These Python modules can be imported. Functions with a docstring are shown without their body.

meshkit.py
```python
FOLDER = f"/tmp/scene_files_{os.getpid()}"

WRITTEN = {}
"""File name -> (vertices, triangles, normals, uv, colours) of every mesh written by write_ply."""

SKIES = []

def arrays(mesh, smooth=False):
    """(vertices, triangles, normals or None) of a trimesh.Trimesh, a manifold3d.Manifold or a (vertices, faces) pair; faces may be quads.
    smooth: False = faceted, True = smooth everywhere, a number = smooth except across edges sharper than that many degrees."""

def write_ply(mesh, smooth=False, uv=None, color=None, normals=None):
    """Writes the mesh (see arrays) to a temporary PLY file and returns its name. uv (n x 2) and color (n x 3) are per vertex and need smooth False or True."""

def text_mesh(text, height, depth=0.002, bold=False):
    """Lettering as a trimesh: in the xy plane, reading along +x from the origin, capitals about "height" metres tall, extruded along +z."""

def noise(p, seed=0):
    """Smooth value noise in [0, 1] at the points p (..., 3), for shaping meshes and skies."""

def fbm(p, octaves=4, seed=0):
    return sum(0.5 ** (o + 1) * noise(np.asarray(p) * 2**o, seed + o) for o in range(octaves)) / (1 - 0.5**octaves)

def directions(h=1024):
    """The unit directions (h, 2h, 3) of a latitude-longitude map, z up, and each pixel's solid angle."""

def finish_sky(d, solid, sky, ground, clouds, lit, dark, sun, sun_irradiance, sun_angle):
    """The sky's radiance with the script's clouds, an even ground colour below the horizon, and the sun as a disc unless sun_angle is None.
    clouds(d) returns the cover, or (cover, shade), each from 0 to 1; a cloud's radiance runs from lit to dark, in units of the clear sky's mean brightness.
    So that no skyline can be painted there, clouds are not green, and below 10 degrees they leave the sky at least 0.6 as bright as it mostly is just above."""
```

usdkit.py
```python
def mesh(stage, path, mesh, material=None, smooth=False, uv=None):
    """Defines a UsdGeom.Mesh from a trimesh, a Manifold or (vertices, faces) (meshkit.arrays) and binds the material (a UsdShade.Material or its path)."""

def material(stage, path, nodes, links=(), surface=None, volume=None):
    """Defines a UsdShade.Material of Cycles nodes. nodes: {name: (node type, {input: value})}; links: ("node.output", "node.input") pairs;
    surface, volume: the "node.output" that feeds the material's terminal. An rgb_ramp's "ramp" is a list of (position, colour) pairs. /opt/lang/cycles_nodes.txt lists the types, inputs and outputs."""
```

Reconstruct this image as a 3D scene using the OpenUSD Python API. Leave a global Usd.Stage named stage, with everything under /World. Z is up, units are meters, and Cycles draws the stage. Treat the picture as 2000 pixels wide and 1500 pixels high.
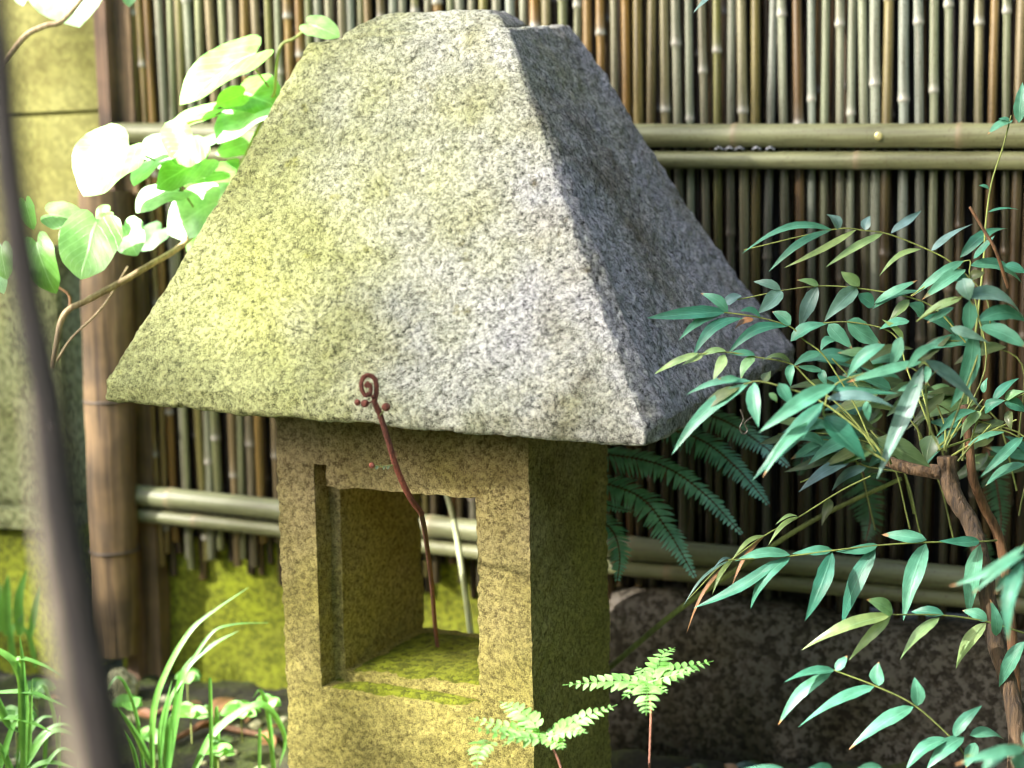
import math, random
import numpy as np
import trimesh, manifold3d as m3
import meshkit, usdkit
from pxr import Usd, UsdGeom, UsdLux, UsdShade, Sdf, Gf, Vt

rnd = random.Random(7)
stage = Usd.Stage.CreateInMemory()
UsdGeom.SetStageUpAxis(stage, UsdGeom.Tokens.z)
UsdGeom.SetStageMetersPerUnit(stage, 1.0)
UsdGeom.Xform.Define(stage, '/World')
UsdGeom.Scope.Define(stage, '/World/Looks')

# ------------------------------------------------------------------ camera, sky, sun, exposure
F, PITCH, ROLL, EYE = 2900.0, 0.12, -0.02, np.array([0, 0, 0.80])
EXPOSURE = 3.8
SUN = np.array([-0.78, -0.36, 0.52]); SUN /= np.linalg.norm(SUN)
SUN_INTENSITY, SKY_STRENGTH = 1.25, 0.052
FOCUS, FSTOP = 1.62, 3.4

FW = np.array([0, math.cos(PITCH), -math.sin(PITCH)])
_r, _u = np.array([1.0, 0, 0]), np.array([0, math.sin(PITCH), math.cos(PITCH)])
RT = math.cos(ROLL) * _r + math.sin(ROLL) * _u
UP = -math.sin(ROLL) * _r + math.cos(ROLL) * _u
cam = UsdGeom.Camera.Define(stage, '/World/camera')
M = Gf.Matrix4d(*RT, 0, *UP, 0, *(-FW), 0, *EYE, 1)
cam.AddTransformOp().Set(M)
cam.CreateHorizontalApertureAttr(36.0); cam.CreateVerticalApertureAttr(27.0)
cam.CreateFocalLengthAttr(F / 2000 * 36.0)
cam.CreateFStopAttr(FSTOP); cam.CreateFocusDistanceAttr(FOCUS)
cam.CreateClippingRangeAttr(Gf.Vec2f(0.05, 500))
cam.CreateExposureAttr(EXPOSURE)

sky_mat = usdkit.material(stage, '/World/Looks/sky', {
    'sky': ('sky_texture', {'sky_type': 'single_scattering', 'sun_disc': False, 'sun_elevation': math.asin(SUN[2]),
                            'sun_rotation': math.atan2(SUN[0], SUN[1]), 'aerosol_density': 3.0}),
    'bg': ('background_shader', {'strength': SKY_STRENGTH})}, [('sky.color', 'bg.color')], surface='bg.background')
dome = UsdLux.DomeLight.Define(stage, '/World/sky')
UsdShade.MaterialBindingAPI.Apply(dome.GetPrim()).Bind(sky_mat)
dome.GetPrim().SetCustomDataByKey('kind', 'structure')
sun = UsdLux.DistantLight.Define(stage, '/World/sun')
sun.CreateNormalizeAttr(True); sun.CreateIntensityAttr(SUN_INTENSITY); sun.CreateAngleAttr(0.53)
sun.CreateColorAttr(Gf.Vec3f(1.0, 0.95, 0.87))
_z = SUN; _x = np.cross([0, 0, 1.0], _z); _x /= np.linalg.norm(_x); _y = np.cross(_z, _x)
sun.AddTransformOp().Set(Gf.Matrix4d(*_x, 0, *_y, 0, *_z, 0, 0, 0, 8, 1))

# ------------------------------------------------------------------ helpers
def P(x, y, d):
    """Point seen at photo pixel (x, y) at forward distance d."""
    return EYE + d * (FW + (x - 1000) / F * RT + (750 - y) / F * UP)

def onplane(x, y, o, n):
    v = FW + (x - 1000) / F * RT + (750 - y) / F * UP
    return EYE + v * (np.dot(o - EYE, n) / np.dot(v, n))

def unit(v):
    v = np.asarray(v, float); return v / max(np.linalg.norm(v), 1e-9)

_used = {}
def numbered(parent, name):
    k = _used.get((parent, name), 0); _used[(parent, name)] = k + 1
    return f'{parent}/{name}' + (f'_{k:03d}' if k else '')

def tag(prim, label=None, cat=None, group=None, kind=None):
    for k, v in (('label', label), ('category', cat), ('group', group), ('kind', kind)):
        if v: prim.SetCustomDataByKey(k, v)

def thing(name, label, cat, group=None, loc=None):
    p = numbered('/World', name)
    x = UsdGeom.Xform.Define(stage, p); tag(x.GetPrim(), label, cat, group)
    return p

def obj(parent, name, mesh, mat, smooth=False, uv=None, label=None, attr=None):
    p = numbered(parent, name)
    m = usdkit.mesh(stage, p, mesh, '/World/Looks/' + mat, smooth=smooth, uv=uv)
    if label: m.GetPrim().SetCustomDataByKey('label', label)
    if attr:
        for k, a in attr.items():
            UsdGeom.PrimvarsAPI(m).CreatePrimvar(k, Sdf.ValueTypeNames.FloatArray, 'vertex').Set(Vt.FloatArray.FromNumpy(np.asarray(a, np.float32)))
    return p

def solo(name, mesh, mat, label=None, cat=None, group=None, kind=None, smooth=False, uv=None):
    p = obj('/World', name, mesh, mat, smooth, uv)
    tag(stage.GetPrimAtPath(p), label, cat, group, kind)
    return p

def catmull(pts, n=6):
    pts = [np.asarray(p, float) for p in pts]
    if len(pts) < 3: return [pts[0] + (pts[1] - pts[0]) * t for t in np.linspace(0, 1, n + 1)]
    q = [2 * pts[0] - pts[1]] + pts + [2 * pts[-1] - pts[-2]]
    out = []
    for i in range(1, len(q) - 2):
        for t in np.arange(n) / n:
            a, b, c, d = q[i - 1:i + 3]
            out.append(0.5 * (2 * b + (c - a) * t + (2 * a - 5 * b + 4 * c - d) * t * t + (3 * b - a - 3 * c + d) * t ** 3))
    return out + [pts[-1]]

def tube(pts, radii, sides=8, cap=True, wob=0.0, seed=0):
    pts = np.asarray(pts, float); n = len(pts)
    radii = np.interp(np.linspace(0, 1, n), np.linspace(0, 1, len(np.atleast_1d(radii))), np.atleast_1d(radii))
    t = np.gradient(pts, axis=0); t /= np.maximum(np.linalg.norm(t, axis=1, keepdims=True), 1e-9)
    a = np.array([0, 0, 1.0]) if abs(t[0][2]) < 0.9 else np.array([1.0, 0, 0])
    nrm = unit(np.cross(t[0], a)); V = []
    rr = np.random.RandomState(seed)
    for i in range(n):
        nrm = unit(nrm - t[i] * np.dot(nrm, t[i])); b = np.cross(t[i], nrm)
        for k in range(sides):
            ang = 2 * math.pi * k / sides
            V.append(pts[i] + radii[i] * (1 + wob * (rr.rand() - .5)) * (math.cos(ang) * nrm + math.sin(ang) * b))
    Fc = []
    for i in range(n - 1):
        for k in range(sides):
            a0, a1 = i * sides + k, i * sides + (k + 1) % sides
            Fc += [[a0, a1, a1 + sides], [a0, a1 + sides, a0 + sides]]
    if cap:
        V += [pts[0], pts[-1]]; c0, c1 = len(V) - 2, len(V) - 1
        for k in range(sides):
            Fc += [[c0, (k + 1) % sides, k], [c1, (n - 1) * sides + k, (n - 1) * sides + (k + 1) % sides]]
    return np.array(V), np.array(Fc)

def join(parts):
    V, Fc, o = [], [], 0
    for v, f in parts:
        V.append(v); Fc.append(np.asarray(f) + o); o += len(v)
    return np.vstack(V), np.vstack(Fc)

def outward(mesh):
    t = trimesh.Trimesh(*mesh, process=False)
    return mesh if t.volume >= 0 else (mesh[0], mesh[1][:, ::-1])

def blade(base, tip, width, normal=None, droop=0.12, fold=0.25, kind='leaflet', seg=10, twist=0.0, side=0.0, seed=0):
    """A leaf from base to tip: (vertices, faces, uv). width and droop are relative to nothing: width in metres, droop as part of the length."""
    base, tip = np.asarray(base, float), np.asarray(tip, float)
    ax = tip - base; L = np.linalg.norm(ax); ax = ax / L
    if normal is None:
        normal = unit(EYE - base) * 0.6 + np.array([0, 0, 1.0])
    nv = np.asarray(normal, float); nv = unit(nv - ax * np.dot(nv, ax)); sd = np.cross(ax, nv)
    rr = np.random.RandomState(seed + 11)
    us = np.linspace(-1, 1, 9 if kind == 'heart' else 5); nu = len(us); V, UV = [], []
    for i in range(seg + 1):
        v = i / seg
        if kind == 'leaflet': w = math.sin(math.pi * v ** 0.78) ** 0.85 * (1 - 0.25 * v)
        elif kind == 'grass': w = min(1, v * 12 + .5) * (1 - v ** 2.2)
        elif kind == 'pinna': w = (1 - v) ** 0.6 * min(1, v * 6 + .35)
        else:
            w = math.sqrt(max(0, 1 - ((v - .3) / .7) ** 2)) * (1 - .12 * v) if v > .3 else 0.72 + 0.28 * math.sin(v / .3 * math.pi / 2)
            if v > .8: w *= (1 - (v - .8) / .2 * .45)
        w = max(w, 0.004) * width / 2
        c = base + ax * L * v + nv * L * droop * (math.sin(math.pi * v) * .8 - v * v * .25) + sd * side * L * math.sin(math.pi * v)
        th = twist * (v - .3); s2 = math.cos(th) * sd + math.sin(th) * nv; n2 = -math.sin(th) * sd + math.cos(th) * nv
        for u in us:
            jag = 1 + (rr.rand() - .5) * (.02 if kind == 'heart' else .13) * (abs(u) == 1)
            p = c + s2 * u * w * jag + n2 * fold * abs(u) * w
            if kind == 'heart':
                p = p - ax * L * .17 * math.sin(min(1, abs(u)) ** .8 * math.pi * .78) * (1 - v) ** 4 + n2 * .05 * w * math.sin(v * 9 + u * 3)
            V.append(p); UV.append((u * .5 + .5, v))
    Fc = []
    for i in range(seg):
        for k in range(nu - 1):
            a = i * nu + k
            Fc += [[a, a + 1, a + nu + 1], [a, a + nu + 1, a + nu]]
    return np.array(V), np.array(Fc), np.array(UV)

def densify(man, edge):
    m = man.refine_to_length(edge).to_mesh()
    return np.array(m.vert_properties[:, :3]), np.array(m.tri_verts)

def roughen(v, f, amps, seed=0, keep=None):
    """Push the vertices along their normals by layers of noise: amps = [(scale, metres)]."""
    t = trimesh.Trimesh(v, f, process=True, merge_norm=True, merge_tex=True)
    v, f = np.array(t.vertices), np.array(t.faces)
    n = meshkit.arrays((v, f), True)[2]
    d = 0
    for k, (sc, a) in enumerate(amps):
        d = d + (meshkit.fbm(v * sc + 37.1 * k + 100, 3, seed + k) - .5) * 2 * a
    return v + n * np.asarray(d)[:, None], f

# ------------------------------------------------------------------ materials
def mat(name, nodes, links, surface): usdkit.material(stage, '/World/Looks/' + name, nodes, links, surface=surface)

def stone(name, dark, mid, light, moss, mossrange=None, axis='x', speckle=210, rough=0.9, bumpd=0.004, mossfac=1.0, warm=None, moss_scale=7.0, grain=.55, pit=.4, mpit=(.06, .45), facing_tint=0.0, spots=.5):
    """Granite: crystal speckle, blotches and a lichen layer which thickens along one axis of the object."""
    N = {'tc': ('texture_coordinate', {}),
         'n1': ('noise_texture', {'scale': speckle, 'detail': 5.0, 'roughness': 0.75}),
         'vo': ('voronoi_texture', {'scale': speckle * grain}), 'vs': ('separate_xyz', {}), 'va': ('math', {'math_type': 'multiply_add', 'value2': .34}), 'nb': ('math', {'math_type': 'multiply', 'value2': .66}),
         'nw': ('noise_texture', {'scale': speckle, 'detail': 2.0}), 'nx': ('mix', {'mix_type': 'linear_light', 'fac': .006}),
         'r1': ('rgb_ramp', {'ramp': [(0.37, dark), (0.435, tuple(pit * m for m in mid)), (0.49, mid), (0.58, light), (0.75, light)]}),
         'n2': ('noise_texture', {'scale': 8.0, 'detail': 6.0, 'roughness': .6}),
         'r2': ('rgb_ramp', {'ramp': [(0.30, (.45, .40, .26)), (0.46, (.98, .97, .88)), (.54, (1, 1, 1)), (.7, (1.12, 1.12, 1.1))]}),
         'mul': ('mix', {'mix_type': 'multiply', 'fac': 0.9}),
         'n5': ('noise_texture', {'scale': 30.0, 'detail': 3.0}), 'r5': ('rgb_ramp', {'ramp': [(.24, (.25, .17, .07)), (.33, (1, 1, 1))]}), 'mu5': ('mix', {'mix_type': 'multiply', 'fac': spots}),
         'n3': ('noise_texture', {'scale': moss_scale, 'detail': 6.0, 'roughness': .62}),
         'sep': ('separate_xyz', {}),
         'mm': ('map_range', {'from_min': (mossrange or (0, 1))[0], 'from_max': (mossrange or (0, 1))[1], 'to_min': 0.0, 'to_max': 1.0, 'clamp': True}),
         'ad': ('math', {'math_type': 'add'}),
         'm2': ('map_range', {'from_min': .62, 'from_max': 1.25, 'to_min': 0, 'to_max': mossfac, 'clamp': True}),
         'n4': ('noise_texture', {'scale': speckle, 'detail': 5.0, 'roughness': .75}),
         'mr': ('rgb_ramp', {'ramp': [(0.38, tuple(mpit[0] * m for m in moss)), (.44, tuple(mpit[1] * m for m in moss)), (0.5, moss), (.66, tuple(min(1, 1.55 * m) for m in moss))]}),
         'mx': ('mix', {}),
         'ge': ('geometry', {}), 'gs': ('separate_xyz', {}), 'gm': ('map_range', {'from_min': .15, 'from_max': .6, 'to_min': 0.0, 'to_max': facing_tint, 'clamp': True}), 'gx': ('mix', {'mix_type': 'multiply', 'color2': (.60, .56, .68)}),  # multiplies faces turned toward positive x darker and more violet
         'b1': ('bump', {'strength': 0.9, 'distance': bumpd}),
         'p': ('principled_bsdf', {'roughness': rough, 'specular_ior_level': 0.25})}
    Lk = [('tc.object', 'n1.vector'), ('tc.object', 'n2.vector'), ('tc.object', 'n3.vector'), ('tc.object', 'n4.vector'), ('tc.object', 'sep.vector'),
          ('tc.object', 'nw.vector'), ('tc.object', 'nx.color1'), ('nw.color', 'nx.color2'), ('nx.color', 'vo.vector'), ('vo.color', 'vs.vector'), ('n1.fac', 'nb.value1'), ('vs.x', 'va.value1'), ('nb.value', 'va.value3'), ('va.value', 'r1.fac'), ('n2.fac', 'r2.fac'), ('r1.color', 'mul.color1'), ('r2.color', 'mul.color2'),
          ('sep.' + axis, 'mm.value'), ('mm.result', 'ad.value1'), ('n3.fac', 'ad.value2'), ('ad.value', 'm2.value'),
          ('va.value', 'mr.fac'), ('tc.object', 'n5.vector'), ('n5.fac', 'r5.fac'), ('mul.color', 'mu5.color1'), ('r5.color', 'mu5.color2'), ('mu5.color', 'mx.color1'), ('mr.color', 'mx.color2'), ('m2.result', 'mx.fac'),
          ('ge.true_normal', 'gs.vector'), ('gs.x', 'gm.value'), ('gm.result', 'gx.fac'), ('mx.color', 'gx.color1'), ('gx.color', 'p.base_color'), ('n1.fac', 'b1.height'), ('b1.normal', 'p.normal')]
    if mossrange is None: Lk.remove(('mm.result', 'ad.value1')); N['ad'][1]['value1'] = 0.42
    mat(name, N, Lk, 'p.BSDF')

stone('granite_roof', (.012, .012, .012), (.34, .34, .345), (.77, .78, .77), (.40, .43, .11), mossrange=(.18, -.42), axis='x', speckle=900, mossfac=.8, grain=.5, pit=.5, mpit=(.12, .55), facing_tint=.8, spots=.9)
stone('granite_box', (.15, .11, .05), (.43, .335, .17), (.62, .52, .28), (.46, .41, .10), mossrange=(.66, .10), axis='z', speckle=660, bumpd=.007, mossfac=.8, pit=.7, mpit=(.35, .7))
stone('moss_stone', (.08, .085, .015), (.14, .15, .02), (.20, .21, .03), (.23, .28, .010), mossrange=None, speckle=300, mossfac=1.0, bumpd=.006, pit=.8, mpit=(.5, .8))
stone('curb_stone', (.040, .032, .025), (.095, .078, .062), (.20, .175, .15), (.08, .072, .03), mossrange=None, speckle=260, bumpd=.010, mossfac=.3, pit=.7, mpit=(.5, .8))
stone('plaster', (.145, .135, .042), (.175, .165, .055), (.195, .185, .065), (.125, .13, .03), mossrange=None, speckle=200, bumpd=.0006, mossfac=.6, moss_scale=3, pit=.93, mpit=(.85, .95))
stone('roughcast', (.10, .105, .05), (.185, .195, .10), (.25, .26, .15), (.15, .17, .045), mossrange=None, speckle=220, bumpd=.003, mossfac=.8, moss_scale=5, pit=.8, mpit=(.6, .85))
stone('pebble', (.1, .1, .06), (.34, .33, .22), (.5, .48, .36), (.2, .22, .05), mossrange=None, speckle=300, mossfac=.6, pit=.8, mpit=(.6, .85))

def soil():
    N = {'tc': ('texture_coordinate', {}), 'n': ('noise_texture', {'scale': 9.0, 'detail': 8.0, 'roughness': .65}),
         'n2': ('noise_texture', {'scale': 160.0, 'detail': 4.0, 'roughness': .7}),
         'r': ('rgb_ramp', {'ramp': [(.36, (.018, .015, .009)), (.46, (.035, .034, .015)), (.54, (.06, .07, .015)), (.66, (.09, .13, .015))]}),
         'r2': ('rgb_ramp', {'ramp': [(.3, (.3, .3, .3)), (.55, (1, 1, 1)), (.72, (2.2, 2.1, 1.8))]}),
         'm': ('mix', {'mix_type': 'multiply', 'fac': 1.0}), 'b': ('bump', {'distance': .012, 'strength': 1.0}), 'p': ('principled_bsdf', {'roughness': .85})}
    mat('soil', N, [('tc.object', 'n.vector'), ('tc.object', 'n2.vector'), ('n.fac', 'r.fac'), ('n2.fac', 'r2.fac'), ('r.color', 'm.color1'), ('r2.color', 'm.color2'),
                    ('m.color', 'p.base_color'), ('n2.fac', 'b.height'), ('b.normal', 'p.normal')], 'p.BSDF')
soil()

def bamboo(name, ramp, rough=.30, node=(.25, .245, .205), vary=1.0, streak=(130, 130, 6)):
    """ramp: colours one culm may take (picked by the object's random number); streaks along the culm; pale node rings where the primvar ring is 1."""
    N = {'oi': ('object_info', {}), 'r': ('rgb_ramp', {'ramp': ramp, 'interpolate': True}),
         'tc': ('texture_coordinate', {}), 'mp': ('mapping', {'scale': streak}), 'n': ('noise_texture', {'scale': 1.0, 'detail': 4.0, 'roughness': .6}),
         'rs': ('rgb_ramp', {'ramp': [(.3, (.45, .40, .34)), (.5, (.95, .95, .95)), (.7, (1.25, 1.25, 1.25))]}),
         'm': ('mix', {'mix_type': 'multiply', 'fac': vary}),
         'n2': ('noise_texture', {'scale': 260.0, 'detail': 2.0}), 'r2': ('rgb_ramp', {'ramp': [(.30, (.35, .28, .2)), (.42, (1, 1, 1))]}), 'm2': ('mix', {'mix_type': 'multiply', 'fac': .45}),
         'wa': ('attribute', {'attribute': 'painted_shade'}), 'wc': ('mix', {'mix_type': 'multiply', 'color2': (.15, .095, .058)}),  # painted shade on the lower culms, as a brown multiply
         'at': ('attribute', {'attribute': 'ring'}), 'mx': ('mix', {'color2': node}),
         'p': ('principled_bsdf', {'roughness': rough, 'specular_ior_level': .5})}
    mat(name, N, [('oi.random', 'r.fac'), ('tc.object', 'mp.vector'), ('mp.vector', 'n.vector'), ('n.fac', 'rs.fac'), ('r.color', 'm.color1'), ('rs.color', 'm.color2'),
                  ('tc.object', 'n2.vector'), ('n2.fac', 'r2.fac'), ('m.color', 'm2.color1'), ('r2.color', 'm2.color2'),
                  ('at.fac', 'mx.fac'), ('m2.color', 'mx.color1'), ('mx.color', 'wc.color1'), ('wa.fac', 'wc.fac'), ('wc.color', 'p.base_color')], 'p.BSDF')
bamboo('bamboo_culm', [(p_, tuple(.82 * x for x in c_)) for p_, c_ in [(0, (.20, .225, .20)), (.16, (.14, .155, .055)), (.32, (.21, .23, .175)), (.46, (.17, .135, .045)), (.58, (.19, .105, .022)), (.70, (.20, .22, .155)), (.84, (.10, .058, .022)), (.92, (.16, .16, .05)), (1, (.21, .235, .20))]])
bamboo('bamboo_dark', [(0, (.06, .04, .028)), (.3, (.10, .065, .035)), (.55, (.05, .035, .03)), (.8, (.13, .08, .03)), (1, (.07, .055, .04))], node=(.16, .14, .12))
bamboo('bamboo_rail', [(0, (.155, .16, .075)), (1, (.145, .155, .08))], rough=.5, node=(.20, .16, .09), streak=(7, 14, 170), vary=.7)

def wood(name, a, b, scale=(90, 90, 3.0), bumpd=.004):
    N = {'tc': ('texture_coordinate', {}), 'mp': ('mapping', {'scale': scale}), 'n': ('noise_texture', {'scale': 1.0, 'detail': 6.0, 'roughness': .65}),
         'r': ('rgb_ramp', {'ramp': [(.32, a), (.66, b)]}), 'n2': ('noise_texture', {'scale': 12.0, 'detail': 4.0}), 'r2': ('rgb_ramp', {'ramp': [(.35, (.5, .5, .5)), (.6, (1.1, 1.1, 1.1))]}),
         'm': ('mix', {'mix_type': 'multiply', 'fac': 1.0}), 'b': ('bump', {'distance': bumpd, 'strength': .8}), 'p': ('principled_bsdf', {'roughness': .75})}
    mat(name, N, [('tc.object', 'mp.vector'), ('mp.vector', 'n.vector'), ('n.fac', 'r.fac'), ('tc.object', 'n2.vector'), ('n2.fac', 'r2.fac'), ('r.color', 'm.color1'), ('r2.color', 'm.color2'),
                  ('m.color', 'p.base_color'), ('n.fac', 'b.height'), ('b.normal', 'p.normal')], 'p.BSDF')
wood('log_wood', (.05, .028, .012), (.21, .135, .06))
wood('post_wood', (.07, .04, .022), (.20, .12, .07))
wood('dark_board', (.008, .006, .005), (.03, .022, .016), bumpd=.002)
wood('bark', (.022, .014, .008), (.15, .09, .042), scale=(260, 260, 26), bumpd=.006)
wood('lit_side_bark', (.22, .18, .13), (.42, .36, .27), scale=(160, 160, 18), bumpd=.002)  # tone for the sunlit side of the slender trunk
wood('trunk_bark', (.009, .0055, .0045), (.020, .013, .011), scale=(160, 160, 18), bumpd=.003)
wood('twig', (.07, .03, .012), (.20, .10, .04), scale=(300, 300, 30), bumpd=.002)
wood('green_stem', (.12, .15, .03), (.24, .28, .07), scale=(300, 300, 20), bumpd=.0005)
wood('branch_bark', (.20, .13, .06), (.42, .32, .18), scale=(220, 220, 30), bumpd=.002)
wood('pale_stalk', (.55, .62, .34), (.66, .70, .42), scale=(300, 300, 20), bumpd=.0005)
wood('red_stem', (.12, .028, .014), (.32, .085, .045), scale=(500, 500, 200), bumpd=.004)
wood('fern_stem', (.06, .022, .012), (.17, .06, .03), scale=(600, 600, 300), bumpd=.003)

def leafmat(name, c1, c2, rough=.38, trans=.35, tcol=None, tip=None, vein=.35, tipchance=.62, spec=.5):
    """Leaf: colour between c1 and c2 by object, blotches, midrib and side veins from uv, some with dry tips, light through the blade."""
    tcol = tcol or (c2[0] * 1.6, c2[1] * 1.7, c2[2] * .7)
    N = {'oi': ('object_info', {}), 'r': ('rgb_ramp', {'ramp': [(0, c1), (1, c2)]}), 'tc': ('texture_coordinate', {}),
         'n': ('noise_texture', {'scale': 55.0, 'detail': 4.0, 'roughness': .6}), 'rn': ('rgb_ramp', {'ramp': [(.33, (.62, .68, .66)), (.5, (1, 1, 1)), (.66, (1.4, 1.32, 1.4))]}),
         'm': ('mix', {'mix_type': 'multiply', 'fac': 1.0}),
         'uv': ('uvmap', {'attribute': 'st'}), 's': ('separate_xyz', {}),
         'h': ('math', {'math_type': 'subtract', 'value2': .5}), 'ab': ('math', {'math_type': 'absolute'}),
         'mid': ('map_range', {'from_min': .035, 'from_max': .0, 'to_min': 0, 'to_max': 1, 'clamp': True}),
         'sv': ('math', {'math_type': 'subtract'}), 'sv2': ('math', {'math_type': 'multiply', 'value2': 44.0}), 'sn': ('math', {'math_type': 'sine'}),
         'sid': ('map_range', {'from_min': .9, 'from_max': 1.0, 'to_min': 0, 'to_max': .45, 'clamp': True}),
         'mxv': ('math', {'math_type': 'maximum'}), 'vf': ('math', {'math_type': 'multiply', 'value2': vein}),
         'vm': ('mix', {'color2': tuple(min(1, x * 2.2 + .05) for x in c2)}),
         'nt': ('noise_texture', {'scale': 90.0, 'detail': 2.0}), 'tv': ('math', {'math_type': 'multiply_add', 'value2': .25}),
         'tf': ('map_range', {'from_min': 1.0, 'from_max': 1.05, 'to_min': 0, 'to_max': 1, 'clamp': True}),
         'gt': ('math', {'math_type': 'greater_than', 'value2': tipchance}), 'tm': ('math', {'math_type': 'multiply'}),
         'tx': ('mix', {'color2': tip or (.30, .15, .05)}), 'b': ('bump', {'distance': .0012, 'strength': .6}),
         'p': ('principled_bsdf', {'roughness': rough, 'specular_ior_level': spec}), 't': ('translucent_bsdf', {'color': tcol}), 'mc': ('mix_closure', {'fac': trans})}
    L = [('oi.random', 'r.fac'), ('tc.object', 'n.vector'), ('n.fac', 'rn.fac'), ('r.color', 'm.color1'), ('rn.color', 'm.color2'), ('uv.UV', 's.vector'),
         ('s.x', 'h.value1'), ('h.value', 'ab.value1'), ('ab.value', 'mid.value'), ('s.y', 'sv.value1'), ('ab.value', 'sv.value2'), ('sv.value', 'sv2.value1'), ('sv2.value', 'sn.value1'),
         ('sn.value', 'sid.value'), ('mid.result', 'mxv.value1'), ('sid.result', 'mxv.value2'), ('mxv.value', 'vf.value1'), ('vf.value', 'vm.fac'), ('m.color', 'vm.color1'),
         ('tc.object', 'nt.vector'), ('nt.fac', 'tv.value1'), ('s.y', 'tv.value3'), ('tv.value', 'tf.value'), ('oi.random', 'gt.value1'), ('tf.result', 'tm.value1'), ('gt.value', 'tm.value2'),
         ('tm.value', 'tx.fac'), ('vm.color', 'tx.color1'), ('tx.color', 'p.base_color'), ('vf.value', 'b.height'), ('b.normal', 'p.normal'),
         ('p.BSDF', 'mc.closure1'), ('t.BSDF', 'mc.closure2')]
    mat(name, N, L, 'mc.closure')
leafmat('nandina_leaf', (.025, .14, .09), (.09, .27, .165), rough=.45, tcol=(.10, .32, .14), trans=.22)
leafmat('nandina_pale', (.20, .27, .09), (.12, .25, .11), trans=.25)
leafmat('nandina_gray', (.10, .20, .14), (.08, .15, .15), trans=.2, tipchance=2)
leafmat('nandina_dark', (.04, .08, .03), (.07, .09, .03), trans=.25, tipchance=2)
leafmat('heart_leaf', (.13, .36, .06), (.26, .47, .17), rough=.33, trans=.4, tcol=(.30, .62, .06), tipchance=2, vein=.5)
leafmat('heart_pale', (.24, .46, .22), (.34, .54, .30), rough=.4, trans=.35, tcol=(.30, .62, .2), tipchance=2, vein=.3)
leafmat('grass_blade', (.045, .15, .02), (.09, .23, .035), trans=.3, tcol=(.25, .5, .06), tipchance=2, vein=.2)
leafmat('fern_leaf', (.10, .26, .05), (.18, .34, .12), rough=.36, trans=.35, tcol=(.30, .6, .06), tipchance=2, vein=.3)
leafmat('fern_teal', (.22, .52, .43), (.30, .60, .50), trans=.25, tcol=(.08, .3, .18), tipchance=2, vein=.1)
leafmat('fern_dark', (.03, .10, .05), (.05, .12, .06), trans=.2, tipchance=2, vein=.1)
leafmat('dry_leaf', (.22, .10, .045), (.30, .17, .07), trans=.15, tcol=(.4, .2, .08), tipchance=2)
leafmat('crown_leaf', (.05, .10, .03), (.08, .15, .04), trans=.25, tipchance=2)
def plain(name, col, rough=.5, metal=0.0):
    mat(name, {'p': ('principled_bsdf', {'base_color': col, 'roughness': rough, 'metallic': metal})}, [], 'p.BSDF')
plain('brass', (.62, .55, .25), .35, .8); plain('wire', (.10, .085, .07), .5, .6); plain('reflection_tone', (.30, .31, .36), .5)

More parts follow.
